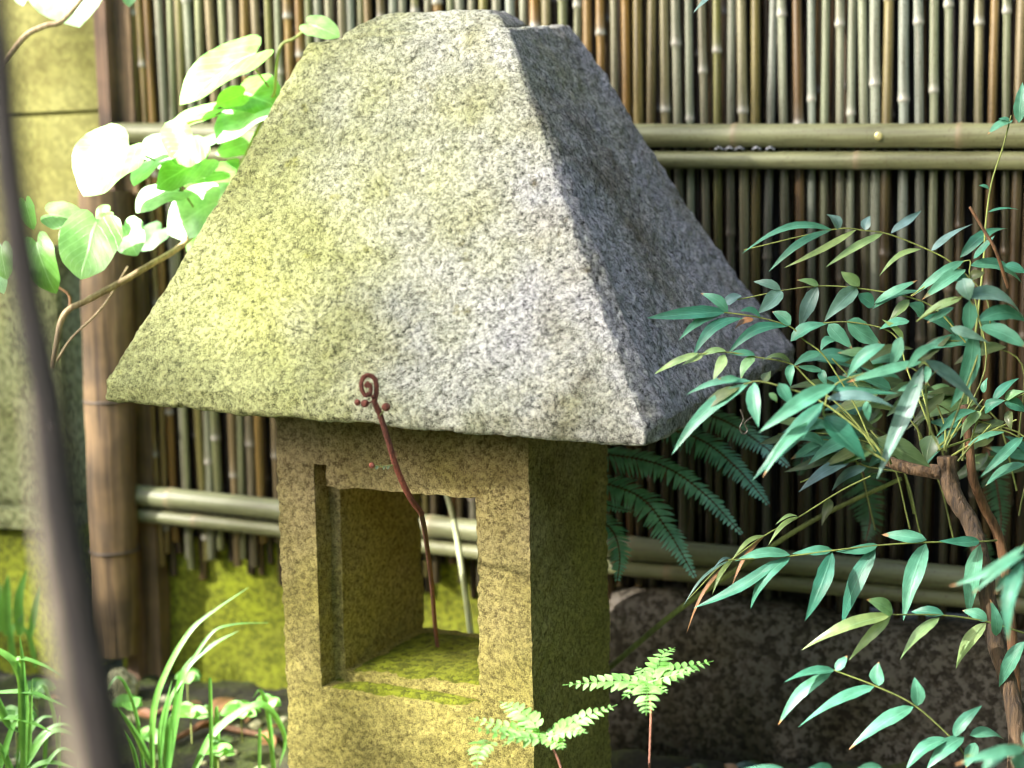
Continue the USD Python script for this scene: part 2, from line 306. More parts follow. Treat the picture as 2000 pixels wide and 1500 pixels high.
# ------------------------------------------------------------------ ground
def ground_z(x, y):
    p = np.stack([np.asarray(x) * 1.0, np.asarray(y) * 1.0, np.zeros_like(np.asarray(x, float))], -1)
    near = np.exp(-((p[..., 0]) ** 2 + (p[..., 1] - 2) ** 2) / 9)
    return (meshkit.fbm(p * 3.1 + 50, 3, 3) - .5) * .05 * near + (meshkit.fbm(p * 24 + 9, 3, 5) - .5) * .022 * near
def axis_steps(c):
    a = np.concatenate([np.arange(0, 1.6, .012), np.geomspace(1.6, 60, 26)])
    return np.concatenate([c - a[:0:-1], c + a])
gx, gy = np.meshgrid(axis_steps(0), axis_steps(2.0))
gz = ground_z(gx, gy)
nx, ny = gx.shape[1], gx.shape[0]
idx = np.arange(nx * ny).reshape(ny, nx)
gf = np.concatenate([np.stack([idx[:-1, :-1], idx[:-1, 1:], idx[1:, 1:]], -1).reshape(-1, 3), np.stack([idx[:-1, :-1], idx[1:, 1:], idx[1:, :-1]], -1).reshape(-1, 3)])
solo('ground', (np.stack([gx, gy, gz], -1).reshape(-1, 3), gf), 'soil', kind='structure', smooth=True)

# ------------------------------------------------------------------ fence plane
FL, FR = P(250, 600, 2.50), P(1900, 600, 2.04)
fd = unit([FR[0] - FL[0], FR[1] - FL[1], 0]); fn = np.array([fd[1], -fd[0], 0])     # fn points to the camera
def Fp(x, y, off=0.0): return onplane(x, y, FL + fn * off, fn)
def along(t, off, z): q = FL + fd * t + fn * off; return np.array([q[0], q[1], z])
def tof(x, y=600, off=0.0): return float(np.dot(Fp(x, y, off) - FL, fd))
FTOP = 1.75

fence = thing('bamboo_fence', 'bamboo fence of thin upright culms tied to paired bamboo rails behind the stone lantern', 'fence')
def culm(t, off, r, z0, z1, lean, seed, material, first_node):
    rr = np.random.RandomState(seed)
    zs, rs, ring = [z0], [r], [0]
    z = first_node
    nodes = []
    while z < z1 - .03:
        if z > z0 + .03: nodes.append(z)
        z += rr.uniform(.30, .46)
    for zz in nodes:
        for dz, k, g in ((-.020, .93, 0), (-.006, .93, 0), (-.0035, 1.02, .25), (-.0015, 1.17, 1), (.0018, 1.20, 1), (.0045, 1.08, .6), (.010, 1.06, .15), (.035, 1.0, 0)):
            zs.append(zz + dz); rs.append(r * k); ring.append(g)
    zs.append(z1); rs.append(r * .94); ring.append(0)
    o = np.argsort(zs); zs, rs, ring = np.array(zs)[o], np.array(rs)[o], np.array(ring)[o]
    bow = rr.uniform(-.006, .006); zc = (zs - z0) / (z1 - z0)
    pts = [along(t + lean * (z - 1.0) + bow * math.sin(c * math.pi * 2), off, z) for z, c in zip(zs, zc)]
    v, f = tube_exact(pts, rs, 10)
    a = np.concatenate([np.repeat(ring, 10), [0, 0]])
    painted_shade = np.clip((zrail - v[:, 2]) / .05, 0, 1) * np.clip(.32 + 1.3 * t / 1.0, 0, 1) * rr.uniform(.75, 1.0)   # shade below the rail painted in brown, stronger toward the right
    obj(fence, 'culm', outward((v, f)), material, smooth=True, attr={'ring': a, 'painted_shade': painted_shade})

def tube_exact(pts, radii, sides):
    pts = np.asarray(pts); V = []
    t = np.gradient(pts, axis=0); t /= np.linalg.norm(t, axis=1, keepdims=True)
    ref = np.array([0, 0, 1.0]) if abs(t[0][2]) < .9 else fd
    for i in range(len(pts)):
        n = unit(np.cross(t[i], ref)); b = np.cross(t[i], n)
        for k in range(sides):
            an = 2 * math.pi * k / sides; V.append(pts[i] + radii[i] * (math.cos(an) * n + math.sin(an) * b))
    n = len(pts); Fc = []
    for i in range(n - 1):
        for k in range(sides):
            a0, a1 = i * sides + k, i * sides + (k + 1) % sides
            Fc += [[a0, a1, a1 + sides], [a0, a1 + sides, a0 + sides]]
    V += [pts[0], pts[-1]]
    for k in range(sides):
        Fc += [[n * sides, (k + 1) % sides, k], [n * sides + 1, (n - 1) * sides + k, (n - 1) * sides + (k + 1) % sides]]
    return np.array(V), np.array(Fc)

zlowL = Fp(300, 1075)[2]; zrail = Fp(1235, 290)[2]
t, i = tof(285), 0
tend = tof(2900)
while t < tend:
    w = rnd.uniform(.0058, .0080)
    z0 = zlowL + rnd.uniform(-.035, .03)
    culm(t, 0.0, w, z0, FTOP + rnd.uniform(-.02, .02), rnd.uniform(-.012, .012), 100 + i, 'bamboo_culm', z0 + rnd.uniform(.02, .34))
    t += w * 2 + rnd.uniform(.002, .0085); i += 1
t = tof(282)
while t < tend:
    w = rnd.uniform(.0055, .0075)
    z0 = zlowL + rnd.uniform(-.05, .02)
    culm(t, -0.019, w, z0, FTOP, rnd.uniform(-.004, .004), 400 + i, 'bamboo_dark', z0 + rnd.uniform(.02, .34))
    t += rnd.uniform(.017, .022); i += 1

def rail(pxs, off, r, node_every, name='rail', seed=0):
    pts = [Fp(x, y, off) for x, y in pxs]
    a, b = pts[0], pts[-1]; L = np.linalg.norm(b - a); rr = np.random.RandomState(seed)
    ss, rs, ring = [0, .002, .006], [r * .86, r * .97, r], [0, 0, 0]
    s = rr.uniform(.1, .2)
    while s < L - .02:
        for ds, k, g in ((-.02, 1, 0), (-.004, 1.0, .1), (-.002, 1.08, .8), (.0, 1.03, 1), (.0025, 1.10, .7), (.008, 1.05, .15), (.03, 1, 0)):
            ss.append(s + ds); rs.append(r * k); ring.append(g)
        s += node_every * rr.uniform(.85, 1.15)
    ss.append(L); rs.append(r); ring.append(0)
    knots = np.linspace(0, L, len(pts)); PP = np.array(pts)
    q = np.stack([np.interp(ss, knots, PP[:, k]) for k in range(3)], 1)
    v, f = tube_exact(q, rs, 16)
    return obj(fence, name, outward((v, f)), 'bamboo_rail', smooth=40, attr=None) if False else obj(fence, name, outward((v, f)), 'bamboo_rail', smooth=True, attr={'ring': np.concatenate([np.repeat(ring, 16), [0, 0]])})
rail([(215, 260), (1235, 265), (2100, 265), (2920, 266)], .026, .0165, .33, seed=3)
rail([(225, 302), (1235, 312), (2100, 314), (2920, 316)], .022, .0125, .36, seed=8)
rail([(243, 964), (545, 995), (830, 1026), (1240, 1071), (2100, 1150), (2920, 1225)], .026, .0172, .34, seed=5)
rail([(243, 1002), (545, 1034), (830, 1066), (1240, 1111), (2100, 1190), (2920, 1266)], .022, .0120, .36, seed=6)
# pale strips standing in for reflections between the rails, and the nail head
for x in (1405, 1425, 1445, 1478, 1505):
    a = Fp(x, 292, .03)
    obj(fence, 'tie', tube(catmull([a - fd * .006, a + np.array([0, 0, .003]) + fn * .004, a + fd * .006]), .0013, 6), 'reflection_tone', smooth=True)
nl = Fp(1716, 266, .0435)
obj(fence, 'nail_head', tube([nl - fn * .006, nl, nl + fn * .0012], [.0055, .0055, .0035], 14), 'brass', smooth=30)
bk = trimesh.creation.box(extents=(1, 1, 1)).vertices
def slab(t0, t1, o0, o1, z0, z1, z0b=None, z1b=None):
    z0b, z1b = (z0 if z0b is None else z0b), (z1 if z1b is None else z1b)
    V = np.array([along(t0, o0, z0), along(t1, o0, z0b), along(t1, o1, z0b), along(t0, o1, z0), along(t0, o0, z1), along(t1, o0, z1b), along(t1, o1, z1b), along(t0, o1, z1)])
    return outward((V, np.array([[0, 3, 2], [0, 2, 1], [4, 5, 6], [4, 6, 7], [0, 1, 5], [0, 5, 4], [1, 2, 6], [1, 6, 5], [2, 3, 7], [2, 7, 6], [3, 0, 4], [3, 4, 7]])))
def man_of(mesh): return m3.Manifold(m3.Mesh(np.asarray(mesh[0], np.float32), np.asarray(mesh[1], np.uint32)))
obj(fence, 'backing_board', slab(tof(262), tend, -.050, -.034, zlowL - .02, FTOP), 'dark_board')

# foundation under the left part of the fence, curb stone under the right part
gzv = 0.0
v, f = densify(man_of(slab(tof(190), tof(1192), -.14, -.022, -.06, zlowL + .02)), .012)
v, f = roughen(v, f, [(6, .006), (40, .003)], 4)
solo('foundation_block', (v, f), 'moss_stone', 'mossy concrete footing under the left half of the bamboo fence', 'footing', smooth=True)

def curb():
    A, B = tof(1165), tof(2900)
    n = 200; m = 30; V = []
    for a in range(n + 1):
        s = a / n; t = A + (B - A) * s
        top = np.interp(s, [0, .09, .18, .36, 1], [zc0 + .0, zc0 + .012, zc0 + .008, zc0 - .012, zc0 - .03])
        for b in range(m):
            ang = math.pi * b / (m - 1)                     # front foot, over the rounded top, to the back foot
            e = 0.35
            cx, sz = math.cos(ang), math.sin(ang)
            o = -.035 + .105 * math.copysign(abs(cx) ** e, cx); z = -.06 + (top + .06) * abs(sz) ** .45
            endk = min(1, (s * 45 + .3)) ** .5
            V.append(along(t, -.035 + (o + .035) * endk, -.06 + (z + .06) * endk))
    V = np.array(V); Fc = []
    for a in range(n):
        for b in range(m):
            b2 = (b + 1) % m
            p, q = a * m + b, a * m + b2
            Fc += [[p, q, q + m], [p, q + m, p + m]]
    V = np.vstack([V, V[:m].mean(0), V[-m:].mean(0)])
    for b in range(m):
        Fc += [[len(V) - 2, (b + 1) % m, b], [len(V) - 1, n * m + b, n * m + (b + 1) % m]]
    return outward((V, np.array(Fc)))
zc0 = Fp(1350, 1178, .05)[2]
v, f = curb()
v, f = roughen(v, f, [(5, .012), (22, .006), (70, .003)], 9)
solo('curb_stone', (v, f), 'curb_stone', 'long dark rough stone with pale lichen edge under the right half of the fence', 'stone', smooth=True)

# ------------------------------------------------------------------ left wall and posts
wall = thing('plaster_wall', 'yellow ochre plaster garden wall with rough grey lower part at the left edge', 'wall')
tw1 = pw0 = tof(214, off=.03); tw0 = tw1 - 3.0
zj = Fp(100, 222, .03)[2]; zm = Fp(60, 480, .03)[2]; zl = Fp(40, 990, .05)[2]
obj(wall, 'plaster_panel', slab(tw0, tw1, -.09, .030, zj + .004, 2.2), 'plaster')
obj(wall, 'plaster_panel', slab(tw0, tw1, -.09, .026, zm, zj - .004), 'plaster')
obj(wall, 'joint', slab(tw0, tw1 - .002, -.088, .022, zj - .004, zj + .004), 'plaster')
v, f = densify(man_of(slab(tof(-700), tof(150), -.09, .055, zl + .004, zm - .003)), .02)
obj(wall, 'roughcast_panel', roughen(v, f, [(30, .004)], 2), 'roughcast', smooth=True)
obj(wall, 'ledge', slab(tof(-700), tof(158), -.09, .085, zl - .03, zl + .003), 'roughcast')
v, f = densify(man_of(slab(tof(-700), tof(150), -.09, .060, -.05, zl - .031)), .02)
obj(wall, 'footing', roughen(v, f, [(20, .006)], 3), 'moss_stone', smooth=True)

post = thing('square_post', 'brown square wooden post joining the plaster wall to the bamboo fence', 'post')
pw0, pw1 = tw1 + .001, tof(281, off=.012)
obj(post, 'post_face', slab(pw0, pw0 + (pw1 - pw0) * .42, -.05, .034, -.04, 2.2), 'post_wood')
obj(post, 'post_side', slab(pw0 + (pw1 - pw0) * .42 + .001, pw1, -.05, .012, -.04, 2.2), 'log_wood')

log = thing('log_post', 'weathered brown log post with wire rings at the lower left of the fence', 'post')
ltop, lbot = Fp(205, 372, .05), Fp(226, 1275, .05)
pts = [ltop + (lbot - ltop) * s for s in np.linspace(0, 1, 60)]
v, f = tube(pts, [.0425, .0425, .041, .0405, .040, .0385], 28, wob=0.015, seed=3)
v, f = roughen(v, f, [(14, .0025)], 6)
obj(log, 'log', outward((v, f)), 'log_wood', smooth=50)
for yy in (772, 1066):
    s = (yy - 372) / (1275 - 372); c = ltop + (lbot - ltop) * s
    cir = [c + .0425 * (math.cos(a) * fd + math.sin(a) * fn) for a in np.linspace(0, 2 * math.pi, 33)]
    obj(log, 'wire_ring', tube(cir, .0018, 6, cap=False), 'wire', smooth=True)

# ------------------------------------------------------------------ stone lantern
lan = thing('stone_lantern', 'squat granite garden lantern with sloping pyramid roof and open fire box', 'lantern')
A, N_, C = P(206, 786, 1.73), P(1270, 876, 1.54), P(1548, 712, 2.05)
D = A + C - N_
T0, T1, T2 = P(596, 80, 1.83), P(993, 56, 1.745), P(1116, 52, 1.95)
T3 = T0 + T2 - T1
def lerp(a, b, t): return a + (b - a) * t
def frustum(bot, top, thick, corner=.012):
    """Hewn roof block: rim of the given thickness under the slopes, as the hull of small spheres at its corners."""
    s = m3.Manifold.sphere(corner, 12)
    c = (bot[0] + bot[-2]) / 2
    pts = []
    for p in bot:
        q = p + unit(c - p) * corner
        pts += [q + np.array([0, 0, corner])]
        pts += [q + np.array([0, 0, max(thick, corner * 1.05)])]
    ct = sum(top) / 4
    for p in top: pts.append(p + unit(ct - p) * corner - np.array([0, 0, corner]))
    return m3.Manifold.batch_hull([s.translate(tuple(map(float, p))) for p in pts])
roof = frustum([A, P(1262, 877, 1.545), P(1300, 862, 1.57), C, D], [T0, T1, T2, T3], .022, .007)
v, f = densify(roof, .0034)
sz = np.clip((v[:, 2] - A[2]) / (T0[2] - A[2]), 0, 1); axis_ = np.outer(1 - sz, (A + N_ + C + D) / 4) + np.outer(sz, (T0 + T1 + T2 + T3) / 4)
v[:, :2] -= (v - axis_)[:, :2] * (.022 * np.sin(math.pi * sz) ** 1.0)[:, None]
v, f = roughen(v, f, [(7, .0045), (30, .0032), (90, .0022), (190, .0016)], 21)
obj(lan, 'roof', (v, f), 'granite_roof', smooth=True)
# low stepped knob on the roof
tb = [lerp(p, (T0 + T2) / 2, .17) for p in (T0, T1, T2, T3)]
k0, k1, k2 = P(672, 78, 1.83), P(985, 60, 1.77), P(1028, 54, 1.94)
k3 = k0 + k2 - k1
u0, u1, u2 = P(738, 29, 1.85), P(962, 19, 1.80), P(1000, 26, 1.92)
u3 = u0 + u2 - u1
kb = [p - np.array([0, 0, .012]) for p in (k0, k1, k2, k3)]
knob = frustum(kb, [u0, u1, u2, u3], .014, .007)
v, f = densify(knob, .0042)
v, f = roughen(v, f, [(9, .004), (30, .0028), (90, .0022), (190, .0014)], 25)
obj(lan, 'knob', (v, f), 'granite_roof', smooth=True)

# fire box: solve a square prism through the three visible edges
from scipy.optimize import least_squares
YAW = 0.45
ex, ey = np.array([math.cos(YAW), -math.sin(YAW), 0]), np.array([math.sin(YAW), math.cos(YAW), 0])
def topx(X): d = X - EYE; w = d @ FW; return 1000 + F * (d @ RT) / w, 750 - F * (d @ UP) / w
rc = (A + N_ + C + D) / 4
def boxres(q):
    nx_, ny_, sw, sdp = q; c = np.array([nx_, ny_, .42]); o = []
    for p, x in ((c - ex * sw, 546), (c, 1035), (c + ey * sdp, 1186)): o.append(topx(p)[0] - x)
    mid = c - ex * sw / 2 + ey * sdp / 2
    return o + [4000 * (np.dot(mid - rc, ey) + .055)]
bnx, bny, bs, bd = least_squares(boxres, [.03, 1.72, .3, .3]).x
bx, by = (np.array([bnx, bny, 0]) - ex * bs / 2 + ey * bd / 2)[:2]
bc = np.array([bx, by, 0.0])
front0 = bc - ey * bd / 2                              # middle of the front face
def front(x, y, back=0.0):
    """Photo pixel -> (u, z) on the box's front face (or a plane "back" metres behind it)."""
    q = onplane(x, y, front0 + ey * back, ey); return float(np.dot(q - bc, ex)), float(q[2])
ztop = float((A[2] + C[2]) / 2) + .012
zbot = -.03
def lbox(u0, u1, v0, v1, z0, z1):
    M = m3.Manifold.cube((u1 - u0, v1 - v0, z1 - z0)).translate((u0, v0, z0))
    R = np.array([[ex[0], ey[0], 0, bc[0]], [ex[1], ey[1], 0, bc[1]], [0, 0, 1, 0]])
    return M.transform(R)
h = bs / 2; g = bd / 2
REC = .032
ua, za = front(612, 905); ub, zb_ = front(930, 962); _, zc = front(635, 1345); uc, zd = front(945, 1386)
hu0, hz1 = front(662, 938, REC); hu1 = ub - .001
_, hz0 = front(690, 1310, REC)
zt_left, zt_right = za, zb_
body = lbox(-h, h, -g, g, zbot, ztop)
zlow, ztopl = (zc + zd) / 2, (za + front(660, 912)[1]) / 2
_, hzt = front(800, 962)
body = body - lbox(ua, hu0 + .003, -g - .02, -g + REC, zlow, ztopl)
body = body - lbox(ua, ub + .002, -g - .02, -g + REC, zlow, hz0 + .001)
body = body - lbox(hu0, hu1, -g - .02, g + .02, hz0, hzt)
v, f = densify(body, .0036)
v, f = roughen(v, f, [(8, .003), (40, .0030), (100, .0026), (190, .0014)], 31)
obj(lan, 'fire_box', (v, f), 'granite_box', smooth=40)
# moss cushions lying in the recess and on the sill
def moss_pad(u0, u1, v0, v1, z, thick, name, seed):
    n, m_ = 40, 26; V = []
    for a in range(n + 1):
        for b in range(m_ + 1):
            s, w = a / n, b / m_; e = min(s, 1 - s, w, 1 - w) * 6
            q = bc + ex * (u0 + (u1 - u0) * s) + ey * (v0 + (v1 - v0) * w)
            hgt = z - .002 + thick * min(1, e) * (.5 + meshkit.fbm(np.array([[s * 9, w * 7, seed]]), 4, seed)[0])
            V.append([q[0], q[1], hgt])
    Fc = []
    for a in range(n):
        for b in range(m_):
            p = a * (m_ + 1) + b
            Fc += [[p, p + m_ + 1, p + m_ + 2], [p, p + m_ + 2, p + 1]]
    obj(lan, name, (np.array(V), np.array(Fc)), 'moss_stone', smooth=True, label='yellow green moss on the sill of the fire box')
moss_pad(hu0 + .004, hu1 - .004, -g + REC, g - .01, hz0, .008, 'moss', 3)
moss_pad(ua + .003, ub - .002, -g + .004, -g + REC - .002, zlow, .007, 'moss', 4)
moss_pad(ua + .002, hu0 - .001, -g + REC - .006, -g + REC + .004, zlow, .004, 'moss', 5)
import sys; print('box', bx, by, bs, bd, 'near', (np.array([bnx,bny,0])-EYE)@FW, 'rc', rc, file=sys.stderr)

# ------------------------------------------------------------------ plants: shared builders
PX = 1 / F
def leaf_px(parent, b, t, w, d0, d1, material, name='leaflet', kind='leaflet', seed=0, normal=None, droop=.10, fold=.28, twist=0.0, side=0.0, seg=10):
    B, T = P(b[0], b[1], d0), P(t[0], t[1], d1)
    if normal is not None:
        a_ = unit(T - B); nn = np.asarray(normal, float); nn = unit(nn - a_ * np.dot(nn, a_)); w = w / max(.55 if kind == 'heart' else .75, abs(float(np.dot(nn, unit(EYE - B)))))
    v, f, uv = blade(B, T, w * (d0 + d1) / 2 * PX, normal, droop, fold, kind, seg, twist, side, seed)
    return obj(parent, name, (v, f), material, smooth=True, uv=uv)
def stem_px(parent, pts, r, material, name='stem', sides=8, n=5, wob=0.0):
    q = catmull([P(*p) for p in pts], n)
    return obj(parent, name, outward(tube(q, r, sides, wob=wob)), material, smooth=True)

# ------------------------------------------------------------------ nandina at the right
nan = thing('nandina_shrub', 'nandina shrub with long pointed teal leaflets and brown woody stem at the right', 'shrub')
ZA = lambda X, Y: (1240 + .38 * X, 380 + .38 * Y)
ZB = lambda X, Y: (1240 + .38 * X, 930 + .38 * Y)
def spray(Z, rachis, depth, leaflets, slope=0.0, rr=.0011):
    """One compound leaf: the rachis is a part, its leaflets are sub-parts. leaflets: (bx, by, tx, ty, w, look)."""
    pts = [(*Z(x, y), depth + slope * k / max(1, len(rachis) - 1)) for k, (x, y) in enumerate(rachis)]
    part = stem_px(nan, pts, [rr * .7, rr], 'green_stem', 'leaf_stalk', 6)
    for k, (bx_, by_, tx, ty, w, look) in enumerate(leaflets):
        b, t = Z(bx_, by_), Z(tx, ty)
        s = np.random.RandomState(int(bx_ * 7 + ty)); near = min(range(len(pts)), key=lambda i: (pts[i][0] - b[0]) ** 2 + (pts[i][1] - b[1]) ** 2)
        d0 = pts[near][2]
        ln = math.hypot(t[0] - b[0], t[1] - b[1]) * d0 * PX
        d1 = d0 + s.uniform(-.5, .35) * min(ln, .05)
        nrm = unit(EYE - P(*b, d0)) * s.uniform(.55, 1.0) + np.array([s.uniform(-.35, .25), 0, s.uniform(.35, .9)])
        m = {'n': 'nandina_leaf', 'p': 'nandina_pale', 'g': 'nandina_gray', 'd': 'nandina_dark', 'b': 'dry_leaf'}[look]
        leaf_px(part, b, t, w * .38 * .90, d0, d1, m, seed=k + int(bx_), normal=nrm, droop=s.uniform(.02, .2), fold=s.uniform(.12, .5), twist=s.uniform(-1.0, 1.0), side=s.uniform(-.08, .08))
    return part
spray(ZA, [(560, 285), (1015, 180), (1180, 185), (1310, 205), (1520, 290), (1640, 360), (1800, 520), (1830, 700)], 1.72, [
    (1015, 180, 552, 292, 45, 'n'), (1010, 182, 685, 388, 45, 'n'), (1140, 180, 765, 375, 42, 'p'), (1275, 200, 980, 372, 46, 'p'), (1050, 182, 985, 100, 64, 'g'), (1182, 184, 1210, 108, 58, 'g'),
    (1315, 200, 1472, 80, 48, 'g'), (1522, 290, 1740, 148, 52, 'g'), (1470, 280, 1255, 412, 40, 'p'), (1670, 325, 1920, 165, 64, 'n')])
spray(ZA, [(490, 540), (555, 535), (750, 495), (950, 470), (1150, 482), (1420, 530), (1560, 600), (1700, 760)], 1.66, [
    (750, 490, 610, 445, 55, 'g'), (750, 492, 630, 610, 82, 'g'), (945, 465, 830, 438, 48, 'p'), (940, 470, 845, 692, 92, 'g'), (1155, 472, 1060, 395, 66, 'p'), (1140, 475, 975, 650, 88, 'g'),
    (550, 522, 440, 575, 62, 'g'), (1230, 570, 1145, 510, 82, 'n'), (1230, 560, 1450, 435, 48, 'n'), (1220, 590, 1480, 490, 44, 'n'), (1410, 540, 1300, 660, 62, 'p'), (1480, 620, 1400, 560, 82, 'n')])
spray(ZA, [(430, 610), (480, 608), (640, 632), (800, 680), (860, 740), (960, 815), (1040, 930), (1140, 1100), (1230, 1310)], 1.57, [
    (480, 605, 340, 505, 66, 'n'), (470, 605, 60, 632, 80, 'n'), (440, 620, 225, 745, 48, 'n'), (560, 635, 290, 830, 64, 'n'), (645, 628, 540, 598, 56, 'n'), (800, 672, 705, 600, 74, 'n'),
    (790, 678, 470, 815, 60, 'n'), (800, 755, 990, 658, 78, 'n'), (610, 640, 510, 690, 46, 'b'), (958, 812, 810, 885, 52, 'n'), (965, 905, 830, 880, 36, 'n'), (960, 900, 985, 980, 54, 'n')])
spray(ZA, [(330, 820), (470, 810), (620, 835), (800, 870), (900, 960), (1100, 1130), (1240, 1320)], 1.51, [
    (330, 815, 95, 920, 42, 'p'), (460, 820, 400, 955, 64, 'p'), (470, 805, 330, 830, 38, 'p'), (612, 830, 545, 950, 62, 'p'), (620, 826, 480, 815, 42, 'n'), (350, 830, 235, 880, 42, 'p'),
    (805, 870, 800, 985, 58, 'n'), (800, 862, 650, 850, 42, 'd'), (660, 960, 700, 905, 60, 'd')])
spray(ZA, [(970, 660), (1100, 655), (1280, 690), (1360, 760), (1400, 900), (1510, 1180)], 1.56, [
    (995, 665, 1120, 795, 96, 'n'), (1090, 650, 1275, 775, 116, 'n'), (1030, 740, 955, 800, 58, 'n'), (1410, 650, 1255, 692, 58, 'n'), (1380, 740, 1270, 640, 40, 'p')])
spray(ZA, [(1420, 520), (1700, 340), (1720, 420), (1760, 600), (1800, 900), (1600, 1300)], 1.62, [
    (1690, 340, 1420, 520, 60, 'n'), (1700, 385, 1475, 532, 66, 'n'), (1720, 365, 1995, 445, 80, 'n'), (1740, 330, 1850, 210, 40, 'n'), (1710, 430, 1620, 440, 70, 'n'), (1720, 440, 1800, 400, 60, 'd'), (1900, 365, 2010, 400, 60, 'n')])
spray(ZA, [(1450, 650), (1680, 525), (1760, 620), (1780, 760), (1700, 1000), (1590, 1300)], 1.45, [
    (1685, 522, 2010, 625, 100, 'g'), (1680, 530, 1440, 650, 54, 'p'), (1720, 545, 1712, 725, 92, 'n'), (1760, 650, 2020, 645, 86, 'n'), (1770, 680, 2020, 785, 92, 'n'), (1740, 700, 1620, 1100, 112, 'n'),
    (1620, 685, 1835, 765, 64, 'g'), (1640, 580, 1500, 660, 44, 'n'), (1690, 430, 1720, 545, 110, 'g')])
spray(ZA, [(1000, 1000), (1110, 940), (1480, 862), (1495, 1000), (1510, 1180), (1570, 1310)], 1.40, [
    (1480, 880, 1240, 1468, 108, 'g'), (1490, 850, 1785, 1105, 84, 'g'), (1480, 858, 1085, 962, 56, 'n'), (1285, 770, 1085, 938, 76, 'n'), (1370, 730, 1310, 890, 74, 'n'), (1545, 770, 1390, 905, 46, 'n'),
    (1500, 880, 1495, 975, 40, 'n'), (1350, 1010, 1560, 900, 40, 'n')])
spray(ZA, [(990, 980), (985, 1050), (975, 1140), (1100, 1250), (1290, 1370)], 1.38, [
    (1030, 980, 635, 1212, 92, 'n'), (970, 1065, 598, 1472, 108, 'n'), (965, 1160, 655, 1448, 64, 'n'), (985, 1050, 1332, 1088, 66, 'g'), (968, 1140, 1188, 1365, 140, 'n'), (1000, 1000, 1355, 1022, 40, 'n')])
spray(ZA, [(560, 975), (640, 960), (760, 990), (950, 1060), (1200, 1250), (1300, 1380)], 1.42, [
    (590, 968, 185, 1338, 86, 'n'), (615, 965, 635, 1198, 86, 'n'), (600, 960, 258, 1027, 40, 'n'), (540, 990, 325, 1132, 64, 'd'), (740, 970, 805, 1080, 80, 'n'), (1190, 1060, 1200, 1165, 54, 'n'), (530, 945, 428, 945, 42, 'n'), (690, 1020, 730, 1070, 40, 'p')])
spray(ZA, [(2040, 1010), (1900, 1060), (1840, 1065), (1780, 1112), (1720, 1290)], 1.6, [
    (1790, 1020, 1812, 940, 40, 'n'), (1840, 1062, 1975, 940, 54, 'n'), (1755, 1112, 1550, 1238, 50, 'n'), (1780, 1112, 1672, 1255, 58, 'p'), (1800, 1125, 1900, 1055, 64, 'n'), (1900, 1050, 2010, 1010, 54, 'p'), (1900, 1070, 2010, 1115, 76, 'n'), (1920, 1110, 1935, 1215, 54, 'd')])
spray(ZA, [(2060, 1300), (1900, 1215), (1780, 1240), (1660, 1370)], 1.55, [
    (1995, 1245, 1775, 1448, 64, 'n'), (2010, 1385, 1800, 1498, 60, 'n'), (1900, 1220, 1690, 1300, 36, 'n'), (1530, 1235, 1495, 1372, 105, 'd'), (1240, 1255, 1520, 1400, 130, 'd')])
spray(ZA, [(850, 1480), (1100, 1375), (1200, 1400), (1400, 1430)], 1.75, [(1105, 1370, 840, 1520, 70, 'g'), (1190, 1400, 1010, 1520, 66, 'g'), (1000, 1560, 960, 1700, 60, 'd')])
spray(ZB, [(480, 432), (800, 410), (1020, 382), (1250, 356), (1500, 340), (1770, 336), (1860, 330)], 1.52, [
    (800, 405, 515, 432, 64, 'n'), (745, 425, 298, 678, 72, 'n'), (800, 415, 588, 678, 76, 'n'), (1015, 378, 805, 398, 64, 'n'), (1015, 390, 873, 742, 102, 'n'), (1250, 352, 1032, 387, 60, 'n'),
    (1237, 365, 1058, 767, 106, 'n'), (1500, 328, 1268, 297, 76, 'n'), (1497, 345, 1378, 742, 112, 'n'), (1772, 332, 1562, 332, 60, 'n'), (1776, 350, 1710, 727, 100, 'n')], slope=.05)
spray(ZB, [(1310, 712), (1580, 715), (1810, 748), (2010, 810)], 1.50, [
    (1325, 706, 1193, 633, 80, 'p'), (1320, 713, 853, 884, 80, 'p'), (1315, 720, 1098, 947, 66, 'p'), (1587, 711, 1418, 695, 64, 'n'), (1567, 725, 1363, 942, 66, 'p'), (1812, 742, 1683, 688, 74, 'n'),
    (1807, 755, 1648, 992, 80, 'p'), (1857, 822, 1828, 633, 70, 'n'), (2005, 848, 1868, 1085, 86, 'n')], slope=.05)
spray(ZB, [(1020, 996), (1240, 1080), (1440, 1180), (1630, 1350), (1700, 1440)], 1.47, [
    (1027, 997, 765, 1058, 60, 'n'), (1012, 1010, 733, 1278, 76, 'n'), (1032, 1000, 1092, 920, 60, 'n'), (1252, 1078, 1255, 953, 92, 'n'), (1232, 1080, 838, 1283, 70, 'n'), (1452, 1182, 1438, 1033, 88, 'n'),
    (1432, 1185, 1098, 1398, 86, 'n'), (1637, 1342, 1783, 1178, 76, 'n'), (1612, 1350, 1388, 1505, 76, 'n'), (1692, 1340, 1498, 1505, 90, 'n'), (1720, 1332, 1902, 1347, 76, 'n'), (1750, 1370, 1700, 1500, 80, 'n')])
spray(ZB, [(2020, 350), (2060, 420), (2100, 600)], 1.2, [(2010, 355, 1608, 567, 56, 'n'), (2010, 400, 1728, 602, 46, 'n'), (1992, 432, 1915, 852, 96, 'n'), (1955, 500, 1848, 603, 40, 'n')])
spray(ZB, [(1700, 1440), (1900, 1420), (2040, 1380)], 1.22, [(2010, 1400, 1640, 1475, 70, 'n'), (1900, 1430, 1780, 1520, 80, 'n'), (1980, 1420, 1990, 1540, 110, 'n'), (2010, 1390, 2060, 1290, 80, 'n')])
